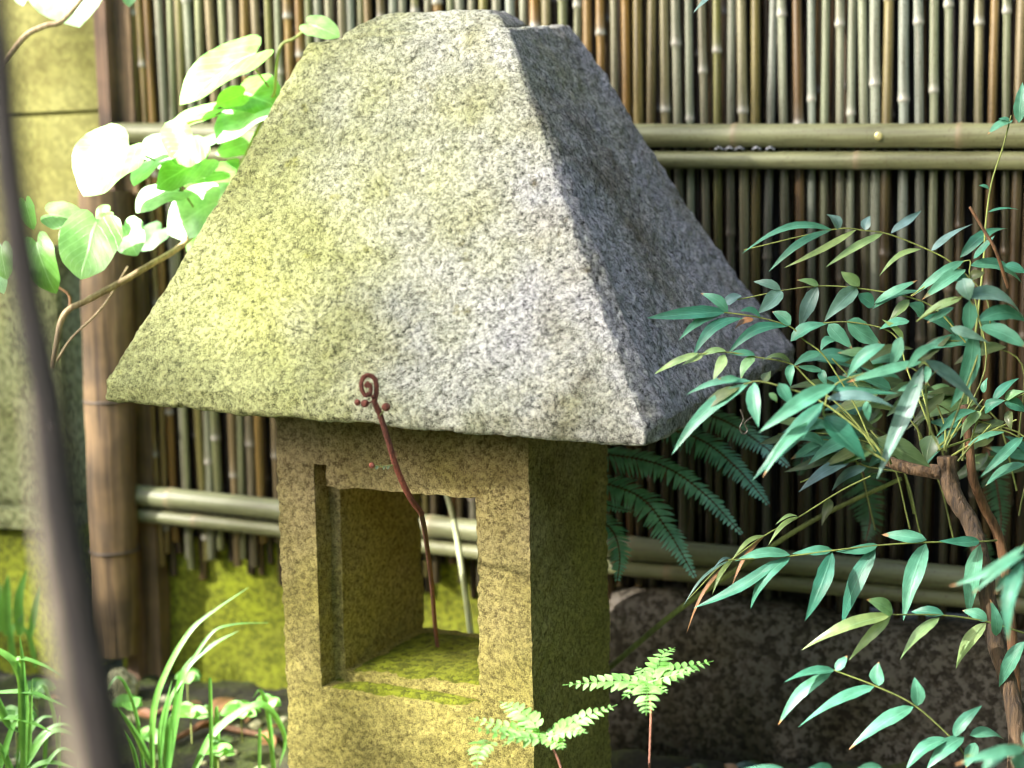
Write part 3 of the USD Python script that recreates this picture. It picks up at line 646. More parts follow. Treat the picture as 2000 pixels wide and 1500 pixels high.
spray(ZB, [(400, 1560), (700, 1530), (1000, 1540), (1400, 1600)], 1.35, [(760, 1500, 510, 1510, 50, 'n'), (1015, 1500, 870, 1515, 50, 'n'), (1270, 1498, 1120, 1520, 50, 'n')])
# extra leaves deeper in the bush
for k in range(13):
    x0, y0 = rnd.uniform(1560, 2010), rnd.uniform(560, 900)
    lv = []
    for j in range(6):
        bx_, by_ = x0 + rnd.uniform(-60, 60), y0 + rnd.uniform(-25, 25)
        ang = rnd.uniform(2.2, 4.2); ln = rnd.uniform(70, 130)
        lv.append((bx_, by_, bx_ + ln * math.cos(ang), by_ - ln * math.sin(ang) * .6 + 12, rnd.uniform(22, 34) / .38, rnd.choice('nnpdd')))
    spray(lambda X, Y: (X, Y), [(x0 - 70, y0 - 8), (x0, y0), (x0 + 80, y0 + 40), (min(1990, x0 + 120), y0 + 180)], rnd.uniform(1.72, 1.9), lv)
# woody stems
stem_px(nan, [(*ZB(1960, 1700), 1.56), (*ZB(1962, 1500), 1.56), (*ZB(1960, 1250), 1.56), (*ZB(1900, 1000), 1.57), (*ZB(1838, 800), 1.58), (*ZB(1800, 520), 1.58), (*ZB(1735, 260), 1.6), (*ZB(1650, 120), 1.61), (*ZB(1610, 0), 1.62), (*ZA(1605, 1345), 1.62)],
        [.0095, .0095, .009, .0095, .011], 'bark', 'stem', 12, 8, .16)
stem_px(nan, [(*ZA(1585, 1425), 1.62), (*ZA(1450, 1415), 1.64), (*ZA(1290, 1370), 1.66)], [.0085, .007, .0062], 'bark', 'stem', 10, 6, .2)
stem_px(nan, [(*ZB(1990, 1500), 1.68), (*ZB(1900, 450), 1.68), (*ZB(1790, 150), 1.67), (*ZB(1735, 0), 1.66), (*ZA(1720, 1290), 1.66), (*ZA(1690, 1080), 1.66)], [.006, .0055, .005, .0045], 'twig', 'stem', 9, 6, .1)
stem_px(nan, [(1975, 225, 1.7), (1958, 290, 1.7), (1936, 360, 1.7), (1925, 440, 1.7), (1920, 520, 1.7), (1900, 700, 1.68), (1880, 900, 1.66)], [.0008, .0012, .0016], 'green_stem', 'shoot', 6)
for b, t, w in (((1978, 235), (1928, 262), 26), ((1975, 238), (1950, 232), 18), ((1990, 240), (1997, 160), 26), ((1932, 370), (1912, 362), 16), ((1928, 415), (1990, 408), 10)):
    leaf_px(nan, b, t, w, 1.7, 1.7, 'nandina_leaf', name='leaf', fold=.3)
stem_px(nan, [(1894, 404, 1.58), (1925, 455, 1.58), (1945, 490, 1.58), (1969, 562, 1.6)], [.0016, .0019], 'twig', 'dry_twig', 7)
for a, b, d in (((1810, 880), (1760, 800), 1.6), ((1815, 885), (1800, 760), 1.58), ((1825, 880), (1920, 780), 1.64), ((1830, 880), (1985, 820), 1.66), ((1735, 900), (1640, 800), 1.63), ((1740, 905), (1700, 840), 1.6), ((1845, 880), (1830, 790), 1.62), ((1860, 890), (1935, 830), 1.6), ((1700, 800), (1625, 700), 1.66)):
    stem_px(nan, [(*a, 1.62), ((a[0] + b[0]) / 2 + 8, (a[1] + b[1]) / 2, d), (*b, d)], [.0014, .001], 'green_stem', 'leaf_stalk', 6)
# tiny curled tendril below the leaves
cx, cy = 1456, 832
stem_px(nan, [(1446, 800, 1.46), (1452, 818, 1.46), (1445, 836, 1.46), (1452, 848, 1.46), (1460, 840, 1.46), (1455, 826, 1.46), (1472, 812, 1.46)], [.0006, .0006], 'wire', 'tendril', 6)

# long green cane leaning from lower left to upper right, and the wilted vine beside it
solo('green_cane', outward(tube(catmull([P(1150, 1335, 1.98), P(1200, 1296, 1.97), P(1320, 1195, 1.94), P(1460, 1098, 1.9), P(1600, 1010, 1.86), P(1760, 935, 1.8)]), [.0040, .0036, .0026], 8)), 'green_stem',
     'long straight olive green cane leaning diagonally in front of the dark curb stone', 'stem', smooth=True)
vine = thing('wilted_vine', 'thin wilted vine with narrow curled yellow leaves running along the green cane', 'vine')
stem_px(vine, [(1345, 1170, 1.62), (1400, 1112, 1.62), (1430, 1092, 1.63), (1495, 1045, 1.64), (1560, 1010, 1.65), (1640, 960, 1.66), (1700, 930, 1.66)], [.0006, .0011], 'green_stem', 'stem', 6)
for b, t, w, m in (((1428, 1094), (1332, 1182), 8, 'nandina_gray'), ((1430, 1094), (1338, 1234), 9, 'dry_leaf'), ((1432, 1092), (1390, 1160), 12, 'nandina_pale'), ((1494, 1046), (1430, 1090), 14, 'nandina_pale'), ((1494, 1046), (1425, 1150), 10, 'dry_leaf'),
                   ((1560, 1010), (1500, 1062), 14, 'nandina_pale'), ((1430, 1092), (1395, 1106), 10, 'nandina_gray'), ((1560, 1010), (1515, 1022), 12, 'nandina_pale')):
    leaf_px(vine, b, t, w, 1.62, 1.6, m, name='leaf', droop=.2)

# ------------------------------------------------------------------ ferns
def frond_joined(parent, axis, depth, half, n, material, droop=.0, tilt=None, name='frond', slope=0.0):
    """A frond far behind: midrib and its narrow pinnae (each a few pixels wide) in one part of stuff."""
    q = np.array(catmull([P(x, y, depth + slope * k) for k, (x, y) in enumerate(axis)], 8))
    L = np.r_[0, np.cumsum(np.linalg.norm(np.diff(q, axis=0), axis=1))]
    mid = obj(parent, name, outward(tube(q, [.0016, .0006], 6)), 'fern_stem', smooth=True)
    VV, FF, UU, o = [], [], [], 0
    for k in range(n):
        s = L[-1] * (.02 + .97 * k / n); c = np.array([np.interp(s, L, q[:, j]) for j in range(3)])
        c2 = np.array([np.interp(min(L[-1], s + .004), L, q[:, j]) for j in range(3)]); tdir = unit(c2 - c)
        nv = unit((EYE - c) * .5 + np.array([0, 0, 1.0]) * np.linalg.norm(EYE - c)); nv = unit(nv - tdir * np.dot(nv, tdir)); sd = np.cross(tdir, nv)
        hw = half * (1 - (k / n)) ** .65 * min(1, .55 + 3 * k / n)
        for sg in (-1, 1):
            tip = c + (sd * sg * .92 + tdir * rnd.uniform(.25, .5)) * hw * rnd.uniform(.78, 1.08) - nv * hw * (.12 + rnd.uniform(0, .12))
            v, f, uv = blade(c, tip, L[-1] / n * rnd.uniform(.85, 1.2), nv, .08, .1, 'pinna', 5, 0, 0, k)
            VV.append(v); FF.append(f + o); UU.append(uv); o += len(v)
    p = obj(mid, 'pinnae', (np.vstack(VV), np.vstack(FF)), material, smooth=True, uv=np.vstack(UU))
    stage.GetPrimAtPath(p).SetCustomDataByKey('kind', 'stuff')

bf = thing('shield_fern', 'large teal fern with drooping fronds between the lantern and the bamboo fence', 'fern')
for ax_, half, n in ((((1130, 880), (1280, 905), (1370, 960), (1455, 1050)), .034, 40), (((1120, 930), (1240, 965), (1300, 1030), (1362, 1135)), .036, 38), (((1280, 830), (1370, 860), (1440, 915), (1505, 990)), .034, 36),
                     (((1360, 800), (1430, 830), (1490, 870), (1545, 915)), .030, 30), (((1130, 1000), (1190, 1030), (1210, 1080), (1205, 1140)), .026, 26), (((1100, 960), (1180, 985), (1240, 1000)), .02, 20)):
    frond_joined(bf, ax_, 1.98, half * 1.3, n, 'fern_teal', slope=-.03)
df = thing('dark_fern', 'dark green fern hanging in front of the fence behind the nandina stem', 'fern')
for ax_, half in ((((1680, 900), (1690, 950), (1700, 1010), (1690, 1060)), .045), (((1620, 850), (1650, 870), (1690, 900)), .03), (((1930, 880), (1945, 940), (1955, 1010), (1950, 1060)), .03), (((1600, 860), (1570, 890), (1560, 930)), .03), (((1900, 1030), (1930, 1100), (1940, 1150)), .03)):
    frond_joined(df, ax_, 1.98, half, 26, 'fern_dark')

ZF = lambda X, Y: (860 + .3 * X, 1200 + .3 * Y)
def small_fern(label, stem, pinnae, depth, group=None):
    th = thing('small_fern', label, 'fern', group)
    stem_px(th, [(*ZF(x, y), depth) for x, y in stem], [.0016, .0011], 'fern_stem', 'stem', 7)
    for j, (pts, w, dz) in enumerate(pinnae):
        q = np.array(catmull([P(*ZF(x, y), depth + dz * k / max(1, len(pts) - 1)) for k, (x, y) in enumerate(pts)], 8))
        L = np.r_[0, np.cumsum(np.linalg.norm(np.diff(q, axis=0), axis=1))]
        mid = obj(th, 'pinna', outward(tube(q, [.0007, .0003], 5)), 'fern_leaf', smooth=True)
        n = max(5, int(L[-1] / .0078))
        for k in range(n):
            s = L[-1] * (.03 + .95 * k / n); c = np.array([np.interp(s, L, q[:, i]) for i in range(3)])
            td = unit(np.array([np.interp(min(L[-1], s + .003), L, q[:, i]) for i in range(3)]) - c)
            nv = unit(unit(EYE - c) * .5 + np.array([-.1, 0, 1.0])); nv = unit(nv - td * np.dot(nv, td)); sd = np.cross(td, nv)
            hw = w * .3 * depth * PX * (1 - k / n) ** .7 * min(1, .6 + 2 * k / n) * 1.25 + .0014
            for sg in (-1, 1):
                tip = c + (sd * sg * .85 + td * .55) * hw + nv * hw * rnd.uniform(-.25, .15)
                v, f, uv = blade(c, tip, hw * .58, nv, .06, .2, 'leaflet', 5, 0, 0, k)
                obj(mid, 'leaflet', (v, f), 'fern_leaf', smooth=True, uv=uv)
small_fern('small bright green fern on a red stem before the dark curb stone', [(1350, 445), (1372, 600), (1368, 800), (1362, 1000), (1362, 1500), (1365, 2600)],
           [([(1350, 440), (1100, 440), (795, 460)], 105, .01), ([(1350, 440), (1550, 360), (1780, 303)], 100, .03), ([(1350, 445), (1500, 400), (1670, 360)], 80, -.02), ([(1370, 420), (1420, 330), (1450, 260), (1530, 215)], 105, .06), ([(1350, 445), (1345, 540), (1340, 660)], 110, -.07), ([(1360, 450), (1420, 480), (1478, 512)], 60, -.03), ([(1350, 440), (1310, 390), (1278, 340)], 60, .03), ([(1350, 445), (1260, 490), (1185, 550)], 70, -.03)], 1.47)
small_fern('small bright green fern at the foot of the lantern, left of its taller neighbour', [(700, 815), (735, 880), (785, 1000), (830, 1300), (850, 2600)],
           [([(700, 805), (450, 740), (185, 672)], 90, .02), ([(640, 740), (520, 640), (385, 566)], 110, .05), ([(700, 810), (450, 790), (200, 738)], 80, -.02), ([(700, 805), (900, 690), (1152, 588)], 105, .03), ([(700, 805), (850, 760), (960, 772)], 80, -.03), ([(700, 810), (760, 840), (800, 880)], 70, -.03), ([(600, 800), (480, 810), (400, 860)], 40, -.03), ([(330, 830), (260, 870), (235, 1010)], 100, -.05)], 1.43)

# fiddlehead growing through the fire box and bending out over the roof edge
fid = thing('fiddlehead', 'rust red coiled fern fiddlehead rising out of the fire box over the roof edge', 'fern')
stem_px(fid, [(856, 1275, 1.93), (850, 1225, 1.90), (842, 1130, 1.80), (830, 1040, 1.68), (823, 1006, 1.60), (819, 998, 1.575)], [.0028, .0028, .0029], 'fern_stem', 'stem', 9)  # lower half of the stem: its shadow is put into a darker material
stem_px(fid, [(824, 1004, 1.578), (800, 970, 1.55), (775, 915, 1.53), (758, 860, 1.515), (742, 810, 1.505), (731, 785, 1.50)], [.0032, .0031, .0026], 'red_stem', 'stem', 10)
coil = [(731, 786), (735, 765), (733, 742), (720, 733), (708, 740), (706, 758), (714, 772), (724, 766), (723, 752), (716, 750)]
stem_px(fid, [(x, y, 1.50 - .0006 * k) for k, (x, y) in enumerate(coil)], [.0026, .0022, .0016], 'red_stem', 'coil', 9, 8, .25)
rb = np.random.RandomState(4)
def knobby(c, r, seed):
    s = trimesh.creation.icosphere(3, r); v = np.array(s.vertices); v = v * (1 + .5 * (meshkit.fbm(v / r * 2 + seed * 9, 3, seed)[:, None] - .5)); return v + c, np.array(s.faces)
for k, (x, y, r) in enumerate(((698, 786, .0031), (713, 788, .0040), (754, 795, .0042), (722, 770, .0024), (728, 774, .002), (726, 909, .0030), (716, 752, .0026))):
    obj(fid, 'curled_pinna', knobby(P(x, y, 1.497), r, k), 'red_stem', smooth=True)
stem_px(fid, [(754, 796, 1.497), (746, 806, 1.5), (742, 812, 1.503)], [.0006, .0008], 'green_stem', 'pinna_stalk', 6)
stem_px(fid, [(704, 786, 1.497), (713, 789, 1.499), (728, 784, 1.5)], [.0008, .0009], 'red_stem', 'pinna_stalk', 6)
stem_px(fid, [(728, 909, 1.515), (748, 911, 1.52), (772, 908, 1.527)], [.0006, .0009], 'green_stem', 'pinna_stalk', 6)
def hairs(pts, r, n, ln, seed):
    rs = np.random.RandomState(seed); q = np.array(catmull([P(*p) for p in pts], 10)); out = []
    for k in range(n):
        i = rs.randint(0, len(q) - 1); c = lerp(q[i], q[i + 1], rs.rand()); t_ = unit(q[i + 1] - q[i])
        d = rs.normal(size=3); d = unit(d - t_ * np.dot(d, t_)); d2 = unit(d + t_ * rs.uniform(-.2, .9)); e = np.cross(d, t_)
        b0 = c + d * r * .8; out.append((np.array([b0 - e * .0003, b0 + e * .0003, b0 + t_ * .0006, b0 + d2 * ln * rs.uniform(.5, 1.2)]), np.array([[0, 1, 3], [1, 2, 3], [2, 0, 3]])))
    return join(out)
for pts, r, n, ln in (([(824, 1004, 1.578), (800, 970, 1.55), (775, 915, 1.53), (758, 860, 1.515), (742, 810, 1.505), (731, 785, 1.50)], .0027, 700, .0022), ([(x, y, 1.50 - .0006 * k) for k, (x, y) in enumerate(coil)], .0019, 420, .0024)):
    hp = obj(fid, 'hairs', hairs(pts, r, n, ln, n), 'red_stem'); stage.GetPrimAtPath(hp).SetCustomDataByKey('kind', 'stuff')
for x in (738, 745, 752, 760): leaf_px(fid, (x, 910), (x - 4, 904 if x % 2 else 918), 8, 1.515, 1.512, 'nandina_dark', name='young_leaflet', seg=4)
leaf_px(fid, (774, 895), (772, 878), 6, 1.52, 1.52, 'dry_leaf', name='scale', seg=4)

plant = thing('stalk_plant', 'pale green upright stalk seen through the fire box opening', 'plant')
stem_px(plant, [(862, 930, 2.16), (885, 1010, 2.14), (905, 1130, 2.12), (922, 1260, 2.10), (935, 1400, 2.08), (945, 1500, 2.06)], [.0042, .0050], 'pale_stalk', 'stalk', 8)
for k in range(3): leaf_px(plant, (862, 932), (850 + 16 * k, 880), 16, 2.16, 2.15, 'grass_blade', name='leaf')

# ------------------------------------------------------------------ heart leaved shrub at the left
sh = thing('heart_leaf_shrub', 'shrub branch with pale heart shaped leaves in sun left of the lantern roof', 'shrub')
ZC = lambda X, Y: (.35 * X, .35 * Y)
stem_px(sh, [(100, 720, 1.9), (108, 676, 1.9), (119, 627, 1.9), (138, 602, 1.9), (168, 588, 1.9), (245, 546, 1.91), (297, 515, 1.92), (354, 480, 1.94), (410, 420, 1.96), (450, 370, 1.98)], [.003, .0038, .0042, .0040, .0034], 'branch_bark', 'branch', 10, 6, .06)
stem_px(sh, [(137, 602, 1.9), (134, 575, 1.9), (100, 552, 1.9), (78, 522, 1.89)], [.0022, .0014], 'twig', 'twig', 7)
stem_px(sh, [(250, 520, 1.95), (200, 600, 1.94), (140, 660, 1.93), (110, 705, 1.92)], [.0012, .0018], 'branch_bark', 'twig', 7)
stem_px(sh, [(536, 180, 1.95), (546, 95, 1.95), (575, 75, 1.95), (604, 52, 1.95)], [.0022, .0018], 'green_stem', 'leaf_stalk', 7)
stem_px(sh, [(450, 370, 1.98), (500, 260, 1.97), (536, 180, 1.95)], [.003, .0022], 'green_stem', 'twig', 7)
stem_px(sh, [(350, 365, 1.92), (375, 400, 1.95), (390, 430, 1.96)], [.0012, .0012], 'green_stem', 'leaf_stalk', 7)
stem_px(sh, [(495, 130, 1.92), (525, 170, 1.95)], [.0012, .0012], 'green_stem', 'leaf_stalk', 7)
stem_px(sh, [(268, 300, 1.86), (300, 312, 1.9), (330, 330, 1.93)], [.0012, .0012], 'green_stem', 'leaf_stalk', 7)
up = np.array([-.35, -.55, .9]); fc = np.array([-.2, -1.0, .35]); mixn = np.array([-.35, -.75, .6])
HL = [  # base, tip, width (zoom pixels), depth, facing, look
    ((720, 815), (462, 1092), 330, 1.86, mixn, 'h'), ((1425, 300), (1000, 580), 210, 1.92, mixn, 'h'), ((1480, 610), (1215, 800), 250, 1.94, up, 'p'), ((1340, 520), (1545, 600), 210, 1.97, up, 'h'),
    ((1355, 530), (1207, 585), 120, 1.93, fc, 'h'), ((1205, 612), (900, 740), 90, 1.93, up, 'h'), ((1190, 650), (860, 800), 95, 1.94, up, 'h'), ((1075, 755), (965, 905), 285, 1.87, fc, 'h'),
    ((1150, 890), (870, 1050), 210, 1.90, mixn, 'h'), ((930, 885), (745, 1035), 160, 1.90, up, 'p'), ((920, 800), (790, 880), 130, 1.96, mixn, 'p'), ((995, 1070), (757, 1180), 170, 1.93, mixn, 'p'),
    ((1210, 1130), (930, 1300), 270, 1.95, fc, 'p'), ((1310, 960), (1060, 1000), 120, 1.99, mixn, 'h'), ((1330, 920), (1220, 990), 100, 2.0, fc, 'h'), ((1420, 790), (1200, 860), 120, 2.0, fc, 'h'),
    ((275, 1195), (490, 1245), 160, 1.86, mixn, 'h'), ((540, 1240), (450, 1560), 330, 1.84, fc, 'h'), ((612, 1180), (535, 1225), 90, 1.9, mixn, 'h'), ((440, 1265), (325, 1345), 100, 1.9, fc, 'h'),
    ((690, 1260), (765, 1425), 150, 1.9, fc, 'p'), ((205, 1355), (310, 1640), 190, 1.88, fc, 'h'), ((140, 1125), (185, 1285), 90, 1.84, fc, 'h'), ((1722, 135), (1895, 205), 110, 1.93, mixn, 'h'),
    ((1050, 900), (1100, 1060), 180, 1.97, fc, 'h'), ((1290, 1050), (1180, 1250), 190, 2.0, mixn, 'h'), ((1000, 860), (880, 940), 110, 2.0, fc, 'p'), ((1250, 760), (1130, 830), 110, 2.0, up, 'p'), ((1370, 1000), (1200, 1100), 160, 2.03, up, 'p'),
    ((1180, 1320), (1040, 1400), 150, 2.02, fc, 'h'), ((900, 1280), (790, 1400), 130, 2.05, fc, 'p'), ((1500, 470), (1330, 490), 90, 1.99, up, 'p'), ((10, 1380), (40, 1560), 130, 1.8, fc, 'h'), ((-30, 1400), (20, 1640), 120, 1.85, fc, 'p'), ((560, 1240), (620, 1190), 60, 1.88, mixn, 'h')]
for k, (b, t_, w, d, nr, look) in enumerate(HL):
    s = np.random.RandomState(k + 50)
    leaf_px(sh, ZC(*b), ZC(*t_), w * .35, d, d - s.uniform(-.01, .035), 'heart_leaf' if look == 'h' else 'heart_pale', name='leaf', kind='heart', seed=k, normal=nr + s.uniform(-.15, .15, 3), droop=s.uniform(.02, .14), fold=s.uniform(.06, .22), seg=18)
ov = thing('overhanging_branch', 'thin branch with white sunlit leaves hanging in at the top left corner', 'branch')
stem_px(ov, [(-40, 180, 2.0), (8, 120, 2.0), (50, 70, 2.0), (90, 50, 2.0), (125, 38, 2.0), (190, -40, 2.0)], [.0034, .0042, .0032], 'branch_bark', 'branch', 9)
for b, t_, w in (((150, -75), (153, 52), 150), ((270, -20), (252, 13), 26), ((48, -25), (44, 11), 24)):
    leaf_px(ov, b, t_, w, 2.06, 2.04, 'heart_pale', name='leaf', kind='heart', normal=up + fc * .5, seg=12)
tl = thing('hanging_leaf_tip', 'narrow grey green leaf tip hanging in at the top edge before the bamboo', 'leaf')
leaf_px(tl, (1425, -25), (1352, 25), 20, 1.6, 1.6, 'nandina_gray', name='leaf')

# blurred thin trunk close to the camera
tr = [(-40, -150), (-8, 60), (14, 300), (50, 560), (92, 780), (122, 1000), (168, 1250), (212, 1500), (235, 1620), (330, 2300)]
q = catmull([P(x, y, .52) for x, y in tr], 8)
slt = thing('slender_trunk', 'blurred slender dark trunk slanting close to the camera at the left', 'trunk')
obj(slt, 'trunk', outward(roughen(*tube(q, [.0055, .0060, .0070, .0084, .0098], 20, wob=.05), [(60, .0006)], 3)), 'trunk_bark', smooth=True)
q2 = [P(x - 38 - 14 * k / 4, y, .53) for k, (x, y) in enumerate([(88, 720), (115, 930), (150, 1150), (193, 1400), (238, 1620), (330, 2300)])]  # sunlit left side of the trunk, put in as a pale strip
obj(slt, 'pale_bark_strip', outward(tube(catmull(q2, 8), [.001, .0042, .0056, .0062], 14, wob=.1)), 'lit_side_bark', smooth=True, label='pale grey strip standing in for the sunlit left side of the trunk')

# ------------------------------------------------------------------ grasses, litter, pebbles on the ground at left
ZE = lambda X, Y: (.35 * X, 975 + .35 * Y)
def grass_px(parent, pts, w, depth, material='grass_blade', name='blade', z=ZE):
    q = np.array(catmull([P(*z(x, y), depth) for x, y in pts], 6)); n = len(q)
    V, UV, Fc = [], [], []
    for i in range(n):
        s = i / (n - 1); td = unit(q[min(i + 1, n - 1)] - q[max(i - 1, 0)]); nv = unit(EYE - q[i]) * .8 + np.array([0, 0, .6]); nv = unit(nv - td * np.dot(nv, td)); sd = np.cross(td, nv)
        hw = w * .35 * depth * PX / 2 * min(1, .6 + s * 2) * (1 - s ** 3) + .0002
        for u in (-1, 0, 1): V.append(q[i] + sd * u * hw + nv * abs(u) * hw * .35); UV.append((u * .5 + .5, s))
    for i in range(n - 1):
        for k in range(2):
            a = i * 3 + k; Fc += [[a, a + 1, a + 4], [a, a + 4, a + 3]]
    obj(parent, name, (np.array(V), np.array(Fc)), material, smooth=True, uv=np.array(UV))
g1 = thing('grass_tuft', 'tall arching grass blades in front of the mossy footing left of the lantern', 'grass')
for pts, w in (([(850, 1560), (855, 1200), (930, 960), (1060, 740), (1200, 620), (1390, 490)], 34), ([(885, 1560), (930, 1180), (1020, 1000), (1170, 760), (1300, 700), (1500, 690)], 22), ([(930, 1560), (980, 1200), (1030, 960), (1180, 820), (1330, 735)], 46),
               ([(1060, 1560), (1200, 1300), (1400, 1160), (1500, 1170), (1590, 1330), (1560, 1490)], 46), ([(840, 1480), (760, 1320), (650, 1160)], 40), ([(780, 1560), (740, 1400), (690, 1290)], 24), ([(905, 1560), (890, 1300), (960, 1010)], 20), ([(930, 1560), (940, 1300), (945, 1210)], 44)):
    grass_px(g1, pts, w, 1.98)
g2 = thing('grass_tuft', 'sunlit drooping grass clump in the bottom left corner left of the slender trunk', 'grass')
for pts, w in (([(135, 1560), (132, 1100), (90, 930), (0, 850), (-60, 830)], 52), ([(-40, 1080), (150, 1075), (260, 1110), (400, 1170)], 26), ([(110, 1300), (115, 1000), (100, 890), (250, 930), (400, 1020)], 28), ([(-40, 1215), (130, 1230), (290, 1300)], 30), ([(150, 1480), (230, 1350), (330, 1290), (480, 1345)], 40),
               ([(60, 1560), (250, 1470), (430, 1500)], 34), ([(120, 1400), (130, 1000), (110, 760)], 30), ([(-20, 1560), (60, 1300), (120, 1180)], 34), ([(-20, 1100), (40, 1250), (100, 1300)], 40), ([(80, 1560), (10, 1400), (-40, 1330)], 36), ([(200, 1560), (330, 1400), (440, 1420)], 24), ([(160, 1500), (170, 1250), (180, 1000)], 20)):
    grass_px(g2, pts, w, 1.85)
g3 = thing('grass_tuft', 'upright green leaves against the rough wall base at the far left', 'grass')
for pts, w in (([(40, 760), (35, 560), (45, 420)], 60), ([(110, 760), (105, 560), (150, 390)], 56), ([(170, 760), (200, 600), (230, 480)], 40), ([(0, 740), (-10, 560), (10, 470)], 40), ([(90, 980), (60, 760), (130, 640)], 36), ([(200, 940), (160, 760), (100, 700)], 30)):
    grass_px(g3, pts, w, 2.38)

for k in range(16):
    x = rnd.uniform(-30, 560); y = 1500; h_ = rnd.uniform(60, 230); lean = rnd.uniform(-110, 130)
    pp = g2 if x < 230 else g1
    grass_px(pp, [(x, y + 20), (x + lean * .2, y - h_ * .55), (x + lean * .6, y - h_ * .92), (x + lean, y - h_ * rnd.uniform(.7, 1.0))], rnd.uniform(14, 30), rnd.uniform(1.9, 2.08), z=lambda X, Y: (X, Y))
def clover(cx, cy, d, n, label):
    th = thing('seedling', label, 'plant', None)
    for k in range(n):
        a = k * 2.4 + .5; r = rnd.uniform(16, 34)
        leaf_px(th, (cx, cy), (cx + r * math.cos(a) * 1.3, cy + r * math.sin(a) * .6), r * .8, d, d - .02 * math.sin(a), 'heart_leaf' if k % 3 == 0 else 'grass_blade', name='leaf', kind='heart', normal=np.array([0, -.6, 1.0]), seg=6)
    stem_px(th, [(cx + 3, cy + 60, d), (cx, cy, d)], [.001, .0008], 'green_stem', 'stem', 5)
clover(365, 1322, 2.12, 6, 'seedling with lobed leaves behind the tall grass blades')
clover(372, 1392, 2.05, 5, 'small pale seedling on soil below the taller seedling')
clover(470, 1390, 2.08, 6, 'seedling beside the orange dead leaf near the lantern')
clover(525, 1372, 2.1, 6, 'leafy seedling touching the left edge of the lantern')
clover(255, 1372, 2.1, 4, 'seedling at the right edge of the slender trunk')
clover(30, 1400, 2.0, 6, 'seedling in the bottom left corner among drooping grass')
clover(425, 1465, 2.0, 6, 'seedling at the bottom edge between grass and lantern')
clover(300, 1440, 2.05, 5, 'seedling under the arching grass blades')
clover(70, 1345, 2.2, 6, 'seedling at the foot of the rough wall')

def ground_pt(x, y, up_=.0):
    v = FW + (x - 1000) / F * RT + (750 - y) / F * UP
    k = (0.004 + up_ - EYE[2]) / v[2]; p = EYE + v * k
    p[2] = float(ground_z(np.array([p[0]]), np.array([p[1]]))[0]) + up_; return p
def stone_blob(x, y, r, name, label, cat, m, group=None, sq=(1, .8, .7), seed=0):
    s = trimesh.creation.icosphere(3, 1.0); v = np.array(s.vertices) * np.array(sq) * r
    v = v * (1 + .7 * (meshkit.fbm(v / r * 1.1 + seed * 5, 3, seed)[:, None] - .5))
    solo(name, (v + ground_pt(x, y) + np.array([0, 0, r * sq[2] * .55]), np.array(s.faces)), m, label, cat, group, smooth=True)
stone_blob(238, 1362, .030, 'pale_stone', 'pale yellowish stone at the foot of the log post', 'stone', 'pebble', seed=2, sq=(.9, .8, 1.1))
for k in range(26):
    x, y = rnd.uniform(0, 560), rnd.uniform(1345, 1500)
    if 90 < x < 200: continue
    stone_blob(x, y, rnd.uniform(.004, .011), 'pebble', 'small pebble lying on the mossy soil at the lower left', 'pebble', 'pebble', 'pebbles on the soil left of the lantern', seed=k)
def litter(x, y, l, w, m, label, ang, group=None, lift=.006):
    c = ground_pt(x, y, lift); d = np.array([math.cos(ang), math.sin(ang), rnd.uniform(.0, .35)])
    v, f, uv = blade(c - d * l / 2, c + d * l / 2, w, np.array([rnd.uniform(-.4, .4), rnd.uniform(-.7, 0), 1.0]), .18, .35, 'leaflet', 8, rnd.uniform(-1, 1), 0, int(x))
    solo('dead_leaf', (v, f), m, label, 'leaf', group, smooth=True, uv=uv)
litter(440, 1385, .055, .04, 'dry_leaf', 'orange dead leaf lying among seedlings left of the lantern', 1.0, lift=.02)
litter(405, 1418, .06, .022, 'dry_leaf', 'long brown dead leaf beside the twig left of the lantern', .4, lift=.012)
litter(520, 1440, .05, .022, 'dry_leaf', 'tan dead leaf against the lantern at bottom left', 2.2, lift=.012)
for k in range(16):
    x, y = rnd.uniform(0, 560), rnd.uniform(1350, 1500)
    m_ = rnd.choice(['dry_leaf', 'dry_leaf', 'nandina_pale']); litter(x, y, rnd.uniform(.02, .045), rnd.uniform(.010, .02), m_, 'small brown dead leaf scattered on the soil at lower left' if m_ == 'dry_leaf' else 'small yellowish fallen leaf scattered on the soil at lower left', rnd.uniform(0, 6.28), 'brown dead leaves left of the lantern' if m_ == 'dry_leaf' else 'yellowish fallen leaves left of the lantern')
for k in range(18):
    x, y = rnd.uniform(1210, 1560), rnd.uniform(1478, 1515)
    m_, w_ = rnd.choice([('dry_leaf', 'brown'), ('nandina_gray', 'grey green'), ('nandina_dark', 'dark green')]); litter(x, y, rnd.uniform(.03, .06), rnd.uniform(.014, .024), m_, w_ + ' fallen leaf on the ground at the foot of the dark curb stone', rnd.uniform(0, 6.28), w_ + ' fallen leaves before the curb stone')
a = [ground_pt(x, y, .012) for x, y in ((330, 1440), (400, 1415), (470, 1420), (545, 1437))]
solo('fallen_twig', outward(tube(catmull(a, 6), [.004, .005, .0035], 8, wob=.15)), 'twig', 'curved brown twig on the soil left of the lantern', 'twig', smooth=True)

